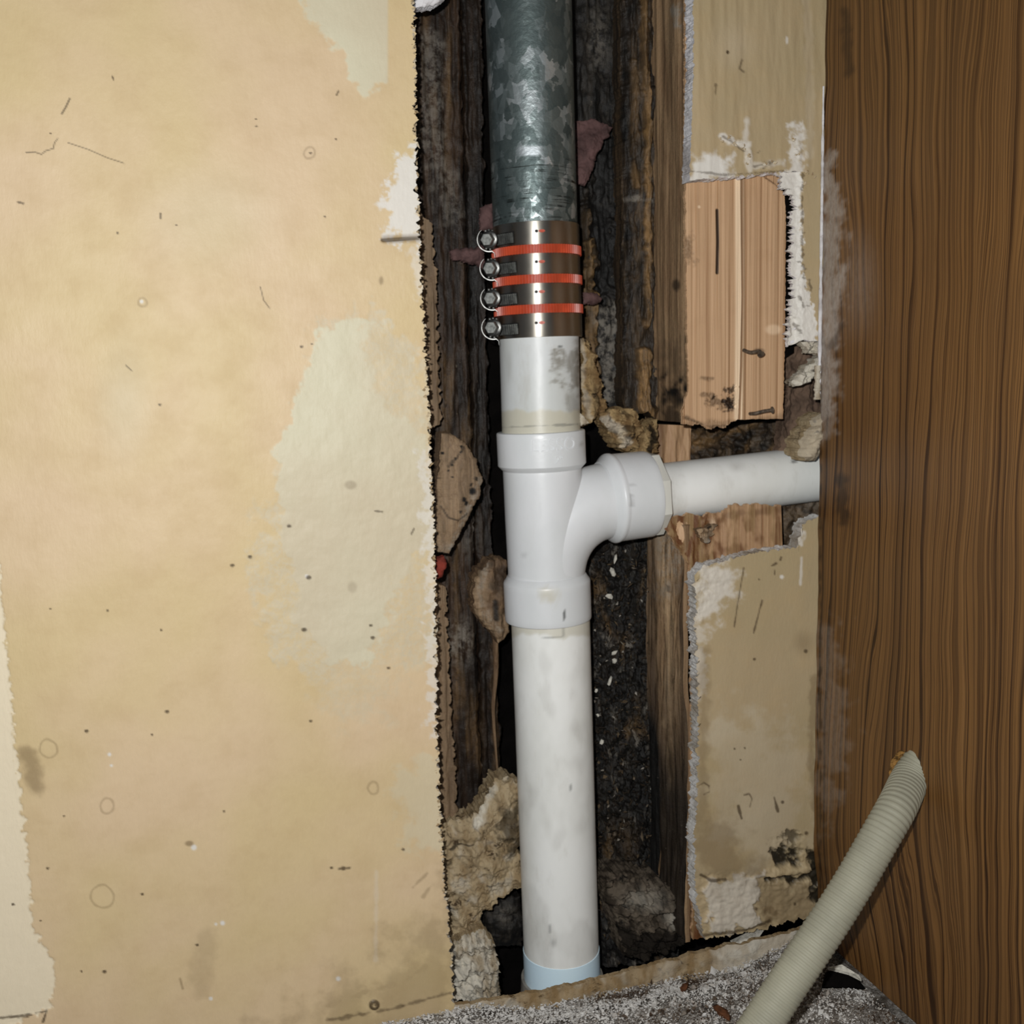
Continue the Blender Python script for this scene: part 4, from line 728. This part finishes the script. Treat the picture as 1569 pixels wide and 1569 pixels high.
# galvanised pipe
P0, P1 = A(801.2, -260), A(820.5, 362)
n = 240; t = np.linspace(0, 1, n); C = P0 + (P1 - P0)*t[:, None]; r = rad(A(814, 200), 65.5)
V, Fs = rings(C, np.full(n, r), 96); px, py = to_px(V)
gp = mesh('galvanized_pipe', V, Fs, M_GALV, None, True, dict(filed=sstep(236, 250, py), bare=.8*sstep(222, 226, py)*sstep(240, 236, py)*sstep(25, 10, np.abs(px - 812))), sharp=40)
tag(gp, 'grey mottled galvanised steel pipe coming down into the clamp coupling', 'pipe')
# upper stub
def pvc(name, C, r, mat, label, grime=None, glue=None, scuff=None, n=96):
    V, Fs = rings(C, np.broadcast_to(r, (len(C),)), n); px, py = to_px(V)
    f = lambda q: q(px, py) if q else px*0
    return tag(mesh(name, V, Fs, mat, None, True, dict(grime=f(grime), glue=f(glue), scuff=f(scuff)), sharp=40), label, 'pipe')
seg = lambda a, b, n: np.asarray(a) + (np.asarray(b) - np.asarray(a))*np.linspace(0, 1, n)[:, None]
rs = rad(A(828, 600), 60.5)
pvc('plastic_pipe', seg(A(825.5, 500), A(829.5, 672), 120), rs, M_PVCO, 'short greyed white pipe stub between the clamp coupling and tee',
    lambda x, y: .9*area(x, y, [(846, 545), (888, 530), (890, 600), (860, 575)], 10, 18, .05, 4) + .5*line(x, y, [(875, 610), (890, 650)], 6, 8, 5) + .3*spot(x, y, 780, 560, 8, 40, 1), lambda x, y: .75*sstep(626, 632, y + 5*fbm(x*.05, y*0, 2, 3)), lambda x, y: .8*spot(x, y, 858, 531, 4, 3) + .5*line(x, y, [(770, 655), (885, 650)], .7, 1, 2))
# tee
tee = empty('pipe_tee', A(840, 948))
tag(tee, 'glossy white pipe tee joining the vertical stack and branch', 'pipe fitting')
T0, T1 = A(828.3, 660), A(840.2, 948)
axd = (T1 - T0); TL = np.linalg.norm(axd); axd = axd/TL
def at_py(py):                                 # distance along the tee axis whose point shows at row py
    s = np.linspace(-.02, TL + .02, 900); q = to_px(T0 + axd*s[:, None])[1]; return float(np.interp(py, q, s))
rh = rad(T0, 68.0); rb = rad(A(834, 800), 60.0); rin = rs + .0003
M_PV0 = M_PVC
def pvc_lathe(name, a, b, prof, parent, mat=None, n=112, phase=0.0, marks=None):
    o = lathe(name, a, b, prof, mat or M_PVC, n, parent, 30, phase); me = o.data; nv = len(me.vertices)
    co = np.empty(nv*3, np.float32); me.vertices.foreach_get('co', co); px, py = to_px(co.reshape(-1, 3) + WORLD[o.name])
    for k in ('grime', 'glue', 'scuff'):
        at = me.attributes.new(k, 'FLOAT', 'POINT'); at.data.foreach_set('value', np.asarray((marks or {}).get(k, zero)(px, py), np.float32))
    return o
def dens(prof, n=10):
    out = []
    for (a, ra), (b, rb_) in zip(prof[:-1], prof[1:]):
        for q in np.linspace(0, 1, n, endpoint=False): out.append((a + (b - a)*q, ra + (rb_ - ra)*q))
    return out + [prof[-1]]
s1, s2, s3, s4 = at_py(716), at_py(724), at_py(886), at_py(890)
pvc_lathe('body', T0, T1, dens([(s1 - .002, rb*.99), (s1, rb*1.0), (at_py(800), rb), (s4 + .002, rb*.985)], 14), tee, marks=dict(scuff=lambda x, y: .5*line(x, y, [(826, 770), (827, 795)], .8, 1) + .25*spot(x, y, 803, 852, 8, 5, 1), grime=lambda x, y: .25*sstep(880, 892, x)*sstep(740, 720, y)))
hub = pvc_lathe('socket', T0, T1, [(0, rin), (0, rh - .0012), (.0004, rh - .0003), (.0012, rh)] + dens([(.0012, rh), (at_py(711), rh)], 8)[1:] + [(at_py(712), rh - .0004), (at_py(718), rb + .0004), (at_py(718) + .0003, rb)], tee, marks=dict(grime=lambda x, y: .5*spot(x, y, 891, 681, 6, 5, 1)))
pvc_lathe('socket', T0, T1, [(at_py(880) - .0004, rb), (at_py(880), rb + .0005), (at_py(884), rh - .002), (at_py(888), rh - .0004), (at_py(891), rh)] + dens([(at_py(891), rh), (TL - .0012, rh)], 8)[1:] + [(TL - .0003, rh - .0004), (TL, rh - .0012), (TL, rin)], tee, marks=dict(glue=lambda x, y: .6*area(x, y, [(825, 905), (850, 902), (852, 925), (830, 922)], 8, 10), scuff=lambda x, y: line(x, y, [(863, 937), (866, 946)], 1.4, 1)))
# raised lettering on the top socket
def raised(txt, px, py, height, parent):
    cu = bpy.data.curves.new('lettering', 'FONT'); cu.body = txt; cu.size = 1.0; cu.align_x = 'CENTER'; cu.extrude = 0.03; cu.resolution_u = 4
    tmp = bpy.data.objects.new('lettering', cu); COL.objects.link(tmp); dg = bpy.context.evaluated_depsgraph_get(); me = bpy.data.meshes.new_from_object(tmp.evaluated_get(dg)); bpy.data.objects.remove(tmp)
    co = np.array([v.co[:] for v in me.vertices]); Fs = [list(p.vertices) for p in me.polygons]; bpy.data.meshes.remove(me)
    q = A(px, py); s = float(np.dot(q - T0, axd)); c = T0 + axd*s
    ex = np.array([1., 0, 0]); ex -= axd*np.dot(ex, axd); ex /= np.linalg.norm(ex); ey = np.cross(ex, -axd)   # ey points to the room
    if ey[1] > 0: ey = -ey
    view = EYE - c; th0 = math.atan2(np.dot(view, ex), np.dot(view, ey))
    off = (px - to_px(c)[0])
    th = th0 + np.arcsin(np.clip((px - float(to_px(c)[0]))/67.0, -1, 1)) if False else th0
    h = height*depth_of(q)/F
    ang = th0 + math.asin(max(-1, min(1, (px - LETTER_AXIS)/67.0))) + co[:, 0]*h/rh
    R_ = rh - .0002 + (co[:, 2] + .03)/.06*.0009
    V = c + np.outer(np.cos(ang)*R_, ey) + np.outer(np.sin(ang)*R_, ex) - np.outer(co[:, 1]*h - h*.35, axd)
    o = mesh('lettering', V, Fs, M_PVC, None, False, dict(grime=np.zeros(len(V)), glue=np.zeros(len(V)), scuff=np.zeros(len(V))), parent)
    return o
LETTER_AXIS = 829
raised('LESSO', 849, 676, 27, hub); raised('2"', 855, 698, 15, hub)
# branch arm
bp = [(836, 930), (837, 880), (846, 836), (868, 800), (902, 775), (945, 763.5), (955, 762)]
C = spline([A(*p) for p in bp], 60); V, Fs = rings(C, np.full(60, rb*.985), 96)
arm = mesh('branch_arm', V, Fs, M_PVC, None, True, dict(grime=np.zeros(len(V)), glue=np.zeros(len(V)), scuff=np.zeros(len(V))), tee, sharp=50)
B0, B1 = A(928, 764.5), A(1230, 728)
bd_ = (B1 - B0); BL = np.linalg.norm(bd_); bd_ /= BL
def at_bx(px):
    s = np.linspace(-.05, BL + .1, 900); q = to_px(B0 + bd_*s[:, None])[0]; return float(np.interp(px, q, s))
rbh = rad(A(985, 758), 67.0); rbr = rad(A(1130, 740), 43.3)
pvc_lathe('branch_socket', B0, B1, [(at_bx(922), rb*.97), (at_bx(926), rbh - .0036), (at_bx(930), rbh - .0012), (at_bx(933), rbh + .0004), (at_bx(935), rbh + .0008), (at_bx(938), rbh + .0008), (at_bx(941), rbh)] + dens([(at_bx(942), rbh), (at_bx(990), rbh - .0004)], 8) + [(at_bx(992), rbh - .0008), (at_bx(993), rbh - .002), (at_bx(993), rbr)], tee,
          marks=dict(scuff=lambda x, y: .4*line(x, y, [(965, 742), (972, 741)], 1, 1.4) + .4*line(x, y, [(966, 758), (967, 775)], 1, 1.4, 1) + .4*line(x, y, [(1000, 764), (1012, 763)], .6, 1)))
bush = pvc_lathe('reducer_bushing', B0, B1, [(at_bx(988), rbr), (at_bx(988), rbh*.955), (at_bx(993), rbh*.985), (at_bx(1003), rbh*.985), (at_bx(1004.5), rbh*.95), (at_bx(1004.5), rbr)], None, n=8, phase=math.pi/8, marks=dict(glue=lambda x, y: .5 + 0*x))
tag(bush, 'white eight-sided reducer bushing in the mouth of the tee branch', 'pipe fitting')
pvc('plastic_pipe', seg(B0 + bd_*at_bx(985), B0 + bd_*(at_bx(1262)), 100), rbr, M_PVCL, 'thin greyish white branch pipe running right to the cabinet',
    lambda x, y: .35*spot(x, y, 1130, 715, 20, 12, 1) + .25*sstep(1060, 1030, x), None, lambda x, y: .7*line(x, y, [(1215, 708), (1232, 700)], 1.5, 2, 2))
# lower pipe
L0, L1 = A(843, 935), A(864, 1580)
rl = rad(A(845, 1000), 60.0)
pvc('plastic_pipe', seg(L0, L1, 260), rl, M_PVCL, 'long white vertical pipe under the tee, down to the floor',
    lambda x, y: .22*sstep(0, .6, fbm(x*.02, y*.01, 3, 5)) + .35*sstep(0.1, .7, fbm(x*.015 + 3, y*.007, 3, 8))*sstep(870, 905, x), lambda x, y: .6*sstep(978, 972, y + 6*fbm(x*.04, y*.02, 3, 4)), lambda x, y: .6*line(x, y, [(872, 1198), (877, 1216)], .8, 1) + .5*line(x, y, [(842, 1418), (843, 1428)], 1, 1.5) + .4*spot(x, y, 848, 1445, 7, 10, 1) + .5*line(x, y, [(862, 950), (863, 975), (830, 978)], .5, .9))
ld_ = (L1 - L0)/np.linalg.norm(L1 - L0)
sl = np.linspace(0, np.linalg.norm(L1 - L0), 900); ql = to_px(L0 + ld_*sl[:, None])[1]
sb = float(np.interp(1452, ql, sl))
pipe_low = bpy.data.objects['plastic_pipe.002']
pvc_lathe('bluish_lit_band', L0 + ld_*sb, L1, [(0, rl), (.0002, rl + .0005), (np.linalg.norm(L1 - L0) - sb, rl + .0005)], pipe_low, M_PVCE)['label'] = 'bluish light on the pipe foot, put into the colour'  # thin band painted as bluish light falling on the pipe
CO = L0 + ld_*float(np.interp(1522, ql, sl)); colr = lathe('pipe_collar', CO - ld_*.008, CO + ld_*.01, [(-.008, rl + .0008), (-.008, rl + .0028), (.0, rl + .0035), (.012, rl + .0040), (.018, rl + .0042), (.018, rl + .001)], plain('greyish_collar', (150, 146, 138), .4, 0, .4, .2), 72)
tag(colr, 'greyish collar around the foot of the lower pipe', 'collar')

# clamp coupling: sleeve, four steel bands with worm screws, three orange ribbed strips
K0, K1 = A(820.3, 346), A(826.6, 519)
kd = K1 - K0; KL = np.linalg.norm(kd); kd /= KL
def at_k(py):
    s = np.linspace(-.02, KL + .02, 600); q = to_px(K0 + kd*s[:, None])[1]; return float(np.interp(py, q, s))
cp = empty('pipe_coupling', K1); tag(cp, 'steel banded rubber coupling with orange ribs, joining galvanised and white pipe', 'coupling')
rk = rad(A(824, 430), 66.2)
lathe('rubber_sleeve', K0, K1, [(0.0006, rs), (0.0006, rk - .0012), (KL - .0006, rk - .0012), (KL - .0006, rs)], M_RUB, 96, cp)
ex = np.array([1., 0, 0]); ex -= kd*np.dot(ex, kd); ex /= np.linalg.norm(ex); ey = np.cross(kd, ex)
if ey[1] > 0: ey = -ey
def on_band(th, s, r): return K0 + kd*s + ey*(math.cos(th)*r) + ex*(math.sin(th)*r)   # th 0 faces the wall's front
vk = EYE - A(824, 430); TH0 = math.atan2(np.dot(vk, ex), np.dot(vk, ey))
bands = [(347.5, 383), (393.5, 427), (437.5, 471), (481.5, 518)]; orange = [(382, 395), (426, 439), (470, 483)]
def slot_mesh(name, s, th, w, h, r, mat, parent, lift):
    a = np.linspace(0, 2*np.pi, 20, endpoint=False); V = []
    for lv in (r - .001, r + lift): V += [on_band(th + math.cos(q)*w/r, s + math.sin(q)*h, lv) for q in a]
    Fs = [list(range(20, 40))] + [[i, (i + 1) % 20, 20 + (i + 1) % 20, 20 + i] for i in range(20)]
    return mesh(name, V, Fs, mat, None, False, None, parent)
def px_of_k(px, py):                          # angle on the band seen at column px
    return TH0 + math.asin(max(-1, min(1, (px - float(np.interp(py, [346, 519], [821, 827.5])))/67.0)))
for i, (ya, yb) in enumerate(bands):
    s0, s1_ = at_k(ya), at_k(yb); sm = (s0 + s1_)/2
    bnd = lathe('clamp_band', K0, K1, [(s0, rk - .0014), (s0, rk - .0002), (s0 + .0004, rk), (s1_ - .0004, rk), (s1_, rk - .0002), (s1_, rk - .0014)], M_STEEL, 128, cp)
    yc = (ya + yb)/2
    slot_mesh('slot', sm - .0012, px_of_k(823, yc), .0012, .0011, rk, M_RUB, bnd, .00012)
    slot_mesh('slot_window', sm - .0012, px_of_k(831, yc), .0024, .0011, rk, M_ORANGE, bnd, .0001)
    # worm screw: hex head towards the viewer at the band's left, thread runs right along the band
    hx = (748, 752, 753, 754.5)[i]; hy = (367, 411, 457, 502)[i]
    th = px_of_k(hx + 5, hy); sh = at_k(hy) ; c = on_band(TH0 - 1.02, sh, rk + .0055)
    c = on_y(hx, hy, 0.024)
    tw = EYE - c; tw /= np.linalg.norm(tw); dirx = rgt - tw*np.dot(rgt, tw); dirx /= np.linalg.norm(dirx); diry = np.cross(tw, dirx)
    # hex head
    hd = tw*0.9 - dirx*.25 - np.array([0, 0, 0.0]); hd /= np.linalg.norm(hd)
    hw = lathe('hex_screw', c - hd*.002, c + hd*.006, [(0, .0047), (.0016, .0048), (.0060, .0047), (.0066, .0042)], M_BOLT, 6, bnd, 20)
    lathe('washer', c - hd*.0035, c - hd*.001, [(0, .0060), (.0008, .0064), (.0020, .0064), (.0024, .0058), (.0024, .002)], M_DKST, 28, bnd)
    # housing hook: C-shaped strap round the head, open at the right
    aa = np.linspace(math.radians(130), math.radians(285), 22); hk = []
    for q in aa: hk.append(c - hd*.002 + dirx*math.cos(q)*.0083 + diry*math.sin(q)*.0083)
    hk += [hk[-1] + dirx*.0018 - diry*.0015, hk[-1] + dirx*.002 - diry*.0042]
    V = []; Fs = []; w_ = np.interp(np.arange(len(hk)), [0, 8, len(hk) - 3, len(hk)], [.15, .5, .8, 1.1])
    for j, p in enumerate(hk):
        for dv in (-.0016, .0016):
            for rr in (-.0005*w_[j], .0005*w_[j]):
                pr = p + tw*dv; q0 = p - (c - hd*.002); q0 = q0/np.linalg.norm(q0); V.append(pr + q0*rr)
    for j in range(len(hk) - 1):
        a = 4*j; b = a + 4
        Fs += [[a, a+1, b+1, b], [a+1, a+3, b+3, b+1], [a+3, a+2, b+2, b+3], [a+2, a, b, b+2]]
    Fs += [[0, 2, 3, 1], [4*len(hk)-4, 4*len(hk)-3, 4*len(hk)-1, 4*len(hk)-2]]
    mesh('screw_housing', V, Fs, M_DKST, None, False, None, bnd)
    # dark bed of the screw housing, and thread ridges pressed across the band
    ta = np.array([px_of_k(hx + q, hy) for q in np.linspace(6, 42, 14)])
    GP = np.array([[on_band(q, sh - .0030 + dv, rk + .0004) for q in ta] for dv in np.linspace(0, .0085, 4)])
    sheet('screw_housing', GP, (K0 - on_band(TH0, 0, 1.0))*.0006, [M_DKST, M_DKST], None, bnd)
    rows = []; RF = []
    for j in range(9):
        th_a = px_of_k(hx + 14 + j*3.1, hy)
        q0 = on_band(th_a, sh - .0022, rk); q1 = on_band(th_a + .015, sh + .0050, rk); nn = (q0 - (K0 + kd*np.dot(q0 - K0, kd))); nn /= np.linalg.norm(nn)
        tg = np.cross(kd, nn); wv = tg*.00026
        bv, bf = box_verts((q0 + q1)/2 + nn*(.0012 - .00008*j), (q1 - q0)/2, wv, nn*.0009)
        RF += [[x + len(rows)*8 for x in f] for f in bf]; rows.append(bv)
    mesh('thread', np.concatenate(rows), RF, M_BOLT, None, False, None, bnd)
    for j, (dx, dy) in enumerate(((-4, -13), (1, -14), (6, -13), (-3, 14), (3, 15), (7, 12))):
        q = on_y(hx + dx, hy + dy, 0.026); V = ICO*.00115 + q
        mesh('rivet', V, ICF, M_BOLT, None, True, None, bnd)
for i, (ya, yb) in enumerate(orange):
    s0, s1_ = at_k(ya), at_k(yb); nr = 90; a = np.linspace(0, 2*np.pi, nr*4, endpoint=False)
    rr = rk + .0001 + .0011*(np.arange(nr*4) % 4 < 2)
    V = []; prof = [(s0, -.0016), (s0, 0), (s1_, 0), (s1_, -.0016)]
    for s_, dr in prof: V.append(K0 + kd*s_ + (np.cos(a)*(rr + dr))[:, None]*ey + (np.sin(a)*(rr + dr))[:, None]*ex)
    m = nr*4; k_ = np.arange(m); j_ = (k_ + 1) % m
    Fs = np.concatenate([np.stack([q*m + k_, q*m + j_, (q+1)*m + j_, (q+1)*m + k_], -1) for q in range(3)])
    mesh('ribbed_strip', np.concatenate(V), Fs, M_ORANGE, None, False, None, cp)

# nails in the pine
def nail(pts, r, label):
    C = spline(pts, 30); rr = np.full(30, r); rr[-3:] = [r*1.0, r*2.0, r*2.0]; rr[0] = r*.3
    tag(tube('nail', C, rr, M_NAIL, 12), label, 'nail', 'bent nails in the pine board')
nail([on_y(1138, 536, .013), on_y(1150, 540, .006), on_y(1163, 538, .0), on_y(1166, 543, -.003)], .0014, 'bent nail above another, in the pine board right of the crack')
nail([on_y(1148, 634, .013), on_y(1158, 633, .004), on_y(1170, 630, .002), on_y(1184, 628, .001)], .0013, 'bent nail at the bottom edge of the pine board')
V = []
# ---------------------------------------------------------------- cabinet side
XC = 0.4505
YE = 0.0
hc = on_x(1389, 1198, XC); HR = 0.0186
st = 0.0022
ys = np.arange(-0.0006, -0.46, -st); zs = np.arange(0.58, FLOOR + 0.004, -st)
Yg, Zg = np.meshgrid(ys, zs); nvv, nuu = Yg.shape
Pc = np.stack([np.full(Yg.shape, XC), Yg, Zg], -1)
Pc[..., 0] += 0.0010*fbm(Yg*8, Zg*4, 2, 3) - 0.0012*sstep(-.02, 0, Yg)*fbm(Zg*20, Zg*0, 3, 5) + .004*sstep(-.38, -.44, Zg)*sstep(-.03, 0, Yg)
dy, dz = Yg - hc[1], (Zg - hc[2])*0.86; rr = np.hypot(dy, dz); hr = HR*(1 + .07*fbm(np.arctan2(dz, dy)*2.2, Yg*0, 3, 4))
near = (rr >= hr) & (rr < hr + st*1.5); sc_ = np.where(near, 1.0, 1.0)
dead = rr < hr
px, py = to_px(Pc)
smear = np.clip(0.95*area(px, py, [(1258, 255), (1275, 240), (1290, 330), (1292, 420), (1282, 560), (1270, 640), (1250, 640)], 10, 14, .04, 4) + .28*area(px, py, [(1245, 950), (1275, 960), (1300, 1080), (1290, 1180), (1275, 1280), (1248, 1200)], 14, 24, .03, 6) + .28*spot(px, py, 1318, 430, 40, 110, 1) + .5*area(px, py, [(1255, 600), (1282, 560), (1278, 660), (1256, 680)], 8, 12, .05, 7), 0, 1)
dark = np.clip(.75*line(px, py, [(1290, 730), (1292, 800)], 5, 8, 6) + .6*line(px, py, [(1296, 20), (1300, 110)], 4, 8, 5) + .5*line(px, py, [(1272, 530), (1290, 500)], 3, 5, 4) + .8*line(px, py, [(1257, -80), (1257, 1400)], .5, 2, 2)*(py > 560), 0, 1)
sweep = sstep(1250, 1569, py)*sstep(1569, 1290, px)*1.0
Fq = grid_faces(nvv, nuu); dd = dead.ravel(); Fq = Fq[~dd[Fq].any(1)]
# pull the ragged rim onto the circle
used = np.zeros(nvv*nuu, bool); cnt = np.zeros(nvv*nuu, int); np.add.at(cnt, Fq.ravel(), 1)
rim = (cnt > 0) & (cnt < 4) & (rr.ravel() < HR + .006)
Pf = Pc.reshape(-1, 3).copy(); f_ = (hr/rr).ravel(); Pf[rim, 1] = hc[1] + (dy.ravel()*f_)[rim]; Pf[rim, 2] = hc[2] + ((dz*f_.reshape(dz.shape))/0.86).ravel()[rim]
cab = empty('cabinet', (XC + .009, -0.23, FLOOR)); tag(cab, 'dark stained oak cabinet side standing against the wall on the right, hose through it', 'cabinet')
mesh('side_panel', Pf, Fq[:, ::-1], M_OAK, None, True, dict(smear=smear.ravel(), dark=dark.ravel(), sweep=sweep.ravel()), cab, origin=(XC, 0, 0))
a = np.linspace(0, 2*np.pi, 64, endpoint=False); g = np.random.default_rng(3); rw = []
for k_, xo in enumerate((-.0004, .004, .010, .018)):
    rj = HR*(1.0 + .07*fbm(np.arctan2(np.sin(a), np.cos(a))*2.2, a*0, 3, 4)) + (g.normal(0, .0005, 64) if k_ else .0012)
    rw.append(np.stack([np.full(64, XC + xo), hc[1] + np.cos(a)*rj, hc[2] + np.sin(a)*rj/0.86], 1))
i_ = np.arange(64); j_ = (i_ + 1) % 64
mesh('hole_lining', np.concatenate(rw), np.concatenate([np.stack([q*64 + i_, q*64 + j_, (q+1)*64 + j_, (q+1)*64 + i_], -1) for q in range(3)]), M_RAWW, None, False, None, cab)
st2 = .0062; y2 = np.arange(-0.0006, -0.46, -st2); z2 = np.arange(0.58, FLOOR + 0.004, -st2); Y2, Z2 = np.meshgrid(y2, z2)
F2 = grid_faces(*Y2.shape); d2 = (np.hypot(Y2 - hc[1], (Z2 - hc[2])*.86) < HR + .001).ravel(); F2 = F2[~d2[F2].any(1)]
mesh('inner_face', np.stack([np.full(Y2.size, XC + .018), Y2.ravel(), Z2.ravel()], 1), F2, M_VOID, None, False, None, cab)
# caulk bead in the corner
bz = spline([on_x(x, y, XC - .0012) for x, y in ((1267, 130), (1264, 220), (1260, 330), (1257, 450), (1256, 560), (1255, 610))], 90)
bz[:, 1] = -0.0012; bz[:, 0] = XC - .0014; 
tag(tube('caulk_bead', bz, (.0013 + .0006*fbm(np.arange(90)*.25, np.zeros(90), 3, 4))*np.interp(np.arange(90), [0, 20, 70, 89], [.5, .8, 1.1, .7]), M_GYPW, 10), 'thin white caulk bead in the corner of wall and cabinet', 'caulk')
bz = spline([on_y(x, y, 0) for x, y in ((1254, 560), (1255, 590), (1254, 612))], 30); bz[:, 0] = XC - .003; bz[:, 1] = -.001
tag(tube('plaster_drip', bz, .0024 + .001*fbm(np.arange(30)*.3, np.zeros(30), 3, 7), M_PLASW, 10), 'lumpy pale plaster drip at the cabinet corner, below the caulk', 'plaster')

# ---------------------------------------------------------------- drain hose
hq = on_x(1396, 1190, XC); ctrl = [hq + [0.06, 0.0, 0.05], hq + [0.02, -0.001, 0.022], hq]
for x, y, d in ((1373, 1240, .686), (1352, 1276, .679), (1310, 1350, .672), (1279, 1400, .667), (1205, 1510, .655), (1167, 1569, .650), (1120, 1640, .645)): ctrl.append(EYE + ray(x, y)*d)
end = ctrl[-1]; ctrl += [np.array([end[0] - .03, end[1] - .03, FLOOR + .016]), np.array([end[0] - .09, end[1] - .08, FLOOR + .0128])]
C = np.array(ctrl); q_ = np.r_[0, np.cumsum(np.linalg.norm(np.diff(C, axis=0), axis=1))]; t_ = np.linspace(0, q_[-1], 1600); C = np.stack([np.interp(t_, q_, C[:, q]) for q in range(3)], 1)
kern = np.hanning(131); kern /= kern.sum(); C = np.stack([np.convolve(np.pad(C[:, q], 65, mode='edge'), kern, 'valid') for q in range(3)], 1); sl_ = np.r_[0, np.cumsum(np.linalg.norm(np.diff(C, axis=0), axis=1))]
ns = 1500; sU = np.linspace(0, sl_[-1], ns); C = np.stack([np.interp(sU, sl_, C[:, q]) for q in range(3)], 1)
pitch = .0036; rr = .0125 + .00024*np.tanh(2.2*np.sin(2*np.pi*sU/pitch))
tag(tube('drain_hose', C, rr, M_HOSE, 40, sharp=180), 'ribbed cream drain hose slanting out of the cabinet hole to the floor', 'hose')

# ---------------------------------------------------------------- floor, bottom strip, grit
nx, ny = 300, 150
gx = np.linspace(-0.30, 0.56, nx); gy = np.linspace(0.006, -0.62, ny)
Xg, Yg = np.meshgrid(gx, gy)
low_z = lambda x, y: -.011*sstep(-.045, -.008, y)*sstep(.16, .21, x)*sstep(.43, .38, x)
Zf = FLOOR - .006 + low_z(Xg, Yg) + .003*fbm(Xg*40, Yg*40, 4, 3) + .0025*fbm(Xg*160, Yg*160, 3, 6)
P = np.stack([Xg, Yg, Zf], -1); px, py = to_px(P)
floor = mesh('floor', P.reshape(-1, 3), grid_faces(ny, nx), M_CONC, None, True, dict(dark=(.6*sstep(.15, .7, fbm(Xg*50, Yg*50, 4, 9))).ravel()), origin=(0, 0, FLOOR))
tag(floor, 'grey dusty concrete floor strewn with grit at the bottom', None, None, 'structure')
so = slab('trim_1', [(560, 1572), (560, 1600)], [(1262, 1416), (1262, 1462)], [(560, 1572), (690, 1541), (770, 1530), (860, 1514), (1000, 1479), (1092, 1455), (1180, 1436), (1262, 1416)], [(560, 1606), (800, 1576), (950, 1540), (1100, 1500), (1262, 1462)], 0.0008, 0.004, [M_STRIP, M_STRIP], 2,
     lambda px, py, X, Z, u, v: .0015*fbm(X*60, Z*60, 4, 5) + .004*v, dict(tan=zero, pale=lambda x, y: .55*sstep(1080, 1110, x) + .4*sstep(820, 700, x) + .35*sstep(0, .6, fbm(x*.03, y*.03, 3, 3)), black=lambda x, y: .25*spot(x, y, 955, 1500, 22, 14, 1)), jag=(0, 0, 2, 5), freq=.05, seed=81, ragged=.0006)
tag(so, 'dirty tan wooden strip along the foot of the opened wall', None, None, 'structure')
g = np.random.default_rng(91); n = 26000
cx = g.uniform(0.02, XC - .004, n); cy = -np.abs(g.normal(0.03, .10, n)) - .004 + 0*cx; keep = cy > -.33; cx, cy = cx[keep], cy[keep]; n = len(cx)
sz = np.abs(g.normal(.00045, .0002, (n, 3)))*(1 + 3.0*(g.random(n)[:, None]**14)) + .00015
o = scatter('floor_debris', np.stack([cx, cy, np.full(n, FLOOR - .003) + .003*g.random(n) + low_z(cx, cy)], 1), sz, M_GRAIN, None, np.clip(0.62 + .75*fbm(cx*38, cy*38, 3, 4) + g.normal(0, .28, n) + .55*sstep(.30, .17, cx), 0, 1), 8)
tag(o, 'loose grit and plaster crumbs over the concrete floor', 'debris', None, 'stuff')
# a few larger pieces on the floor
def chip(name, px, py, sx, sy, sz_, rot, mat, label, cat, seed, group=None, lift=0.0):
    q = on_z(px, py, FLOOR + lift); g = np.random.default_rng(seed)
    V = ICO*np.array([sx, sy, sz_])*(1 + .22*g.normal(size=(12, 1))); c, s = math.cos(rot), math.sin(rot)
    V = np.stack([V[:, 0]*c - V[:, 1]*s, V[:, 0]*s + V[:, 1]*c, V[:, 2]], 1) + q
    return tag(mesh(name, V, ICF, mat, None, False), label, cat, group)
chip('wood_chip', 1108, 1552, .004, .011, .003, .2, M_BROWN, 'pointed brown wood chip on the floor left of the hose foot', 'chip', 1)
chip('wood_chip', 1050, 1512, .007, .003, .002, .7, M_BROWN, 'small dark wood chip on the floor below the wall strip', 'chip', 2)
chip('plaster_chip', 1145, 1440, .016, .006, .005, .3, M_CHIP, 'flat grey plaster chip at the foot of the mouldy drywall', 'chip', 3)
chip('plaster_chip', 1218, 1392, .013, .008, .004, .3, M_CHIP, 'grey plaster chip behind the hose at the drywall foot', 'chip', 4, None, .012)
# torn flap by the cabinet, the black of a shadow put into its colour
fl = [on_z(x, y, FLOOR + h) for x, y, h in ((1262, 1512, .002), (1268, 1488, .012), (1290, 1484, .016), (1312, 1497, .013), (1326, 1514, .003), (1300, 1512, .001))]
V = np.array(fl + [p - np.array([0, -.003, .003]) for p in fl]); m = len(fl)
tag(mesh('shadow_flap', V, [list(range(m))[::-1], list(range(m, 2*m))] + [[i, (i+1) % m, m + (i+1) % m, m + i] for i in range(m)], M_VOID, None, False), 'torn scrap, shadow black put into its colour, on the floor right of the hose', 'scrap')
V = np.array([on_z(x, y, FLOOR + h) for x, y, h in ((1268, 1482, .016), (1290, 1478, .019), (1316, 1494, .016), (1320, 1500, .013), (1300, 1490, .015), (1284, 1486, .015))]); V = np.vstack([V, V - [0, 0, .002]]); m = 6
tag(mesh('paper_edge', V, [list(range(m))[::-1], list(range(m, 2*m))] + [[i, (i+1) % m, m + (i+1) % m, m + i] for i in range(m)], M_CHIP, None, False), 'pale curled paper edge over the dark torn scrap', 'scrap')
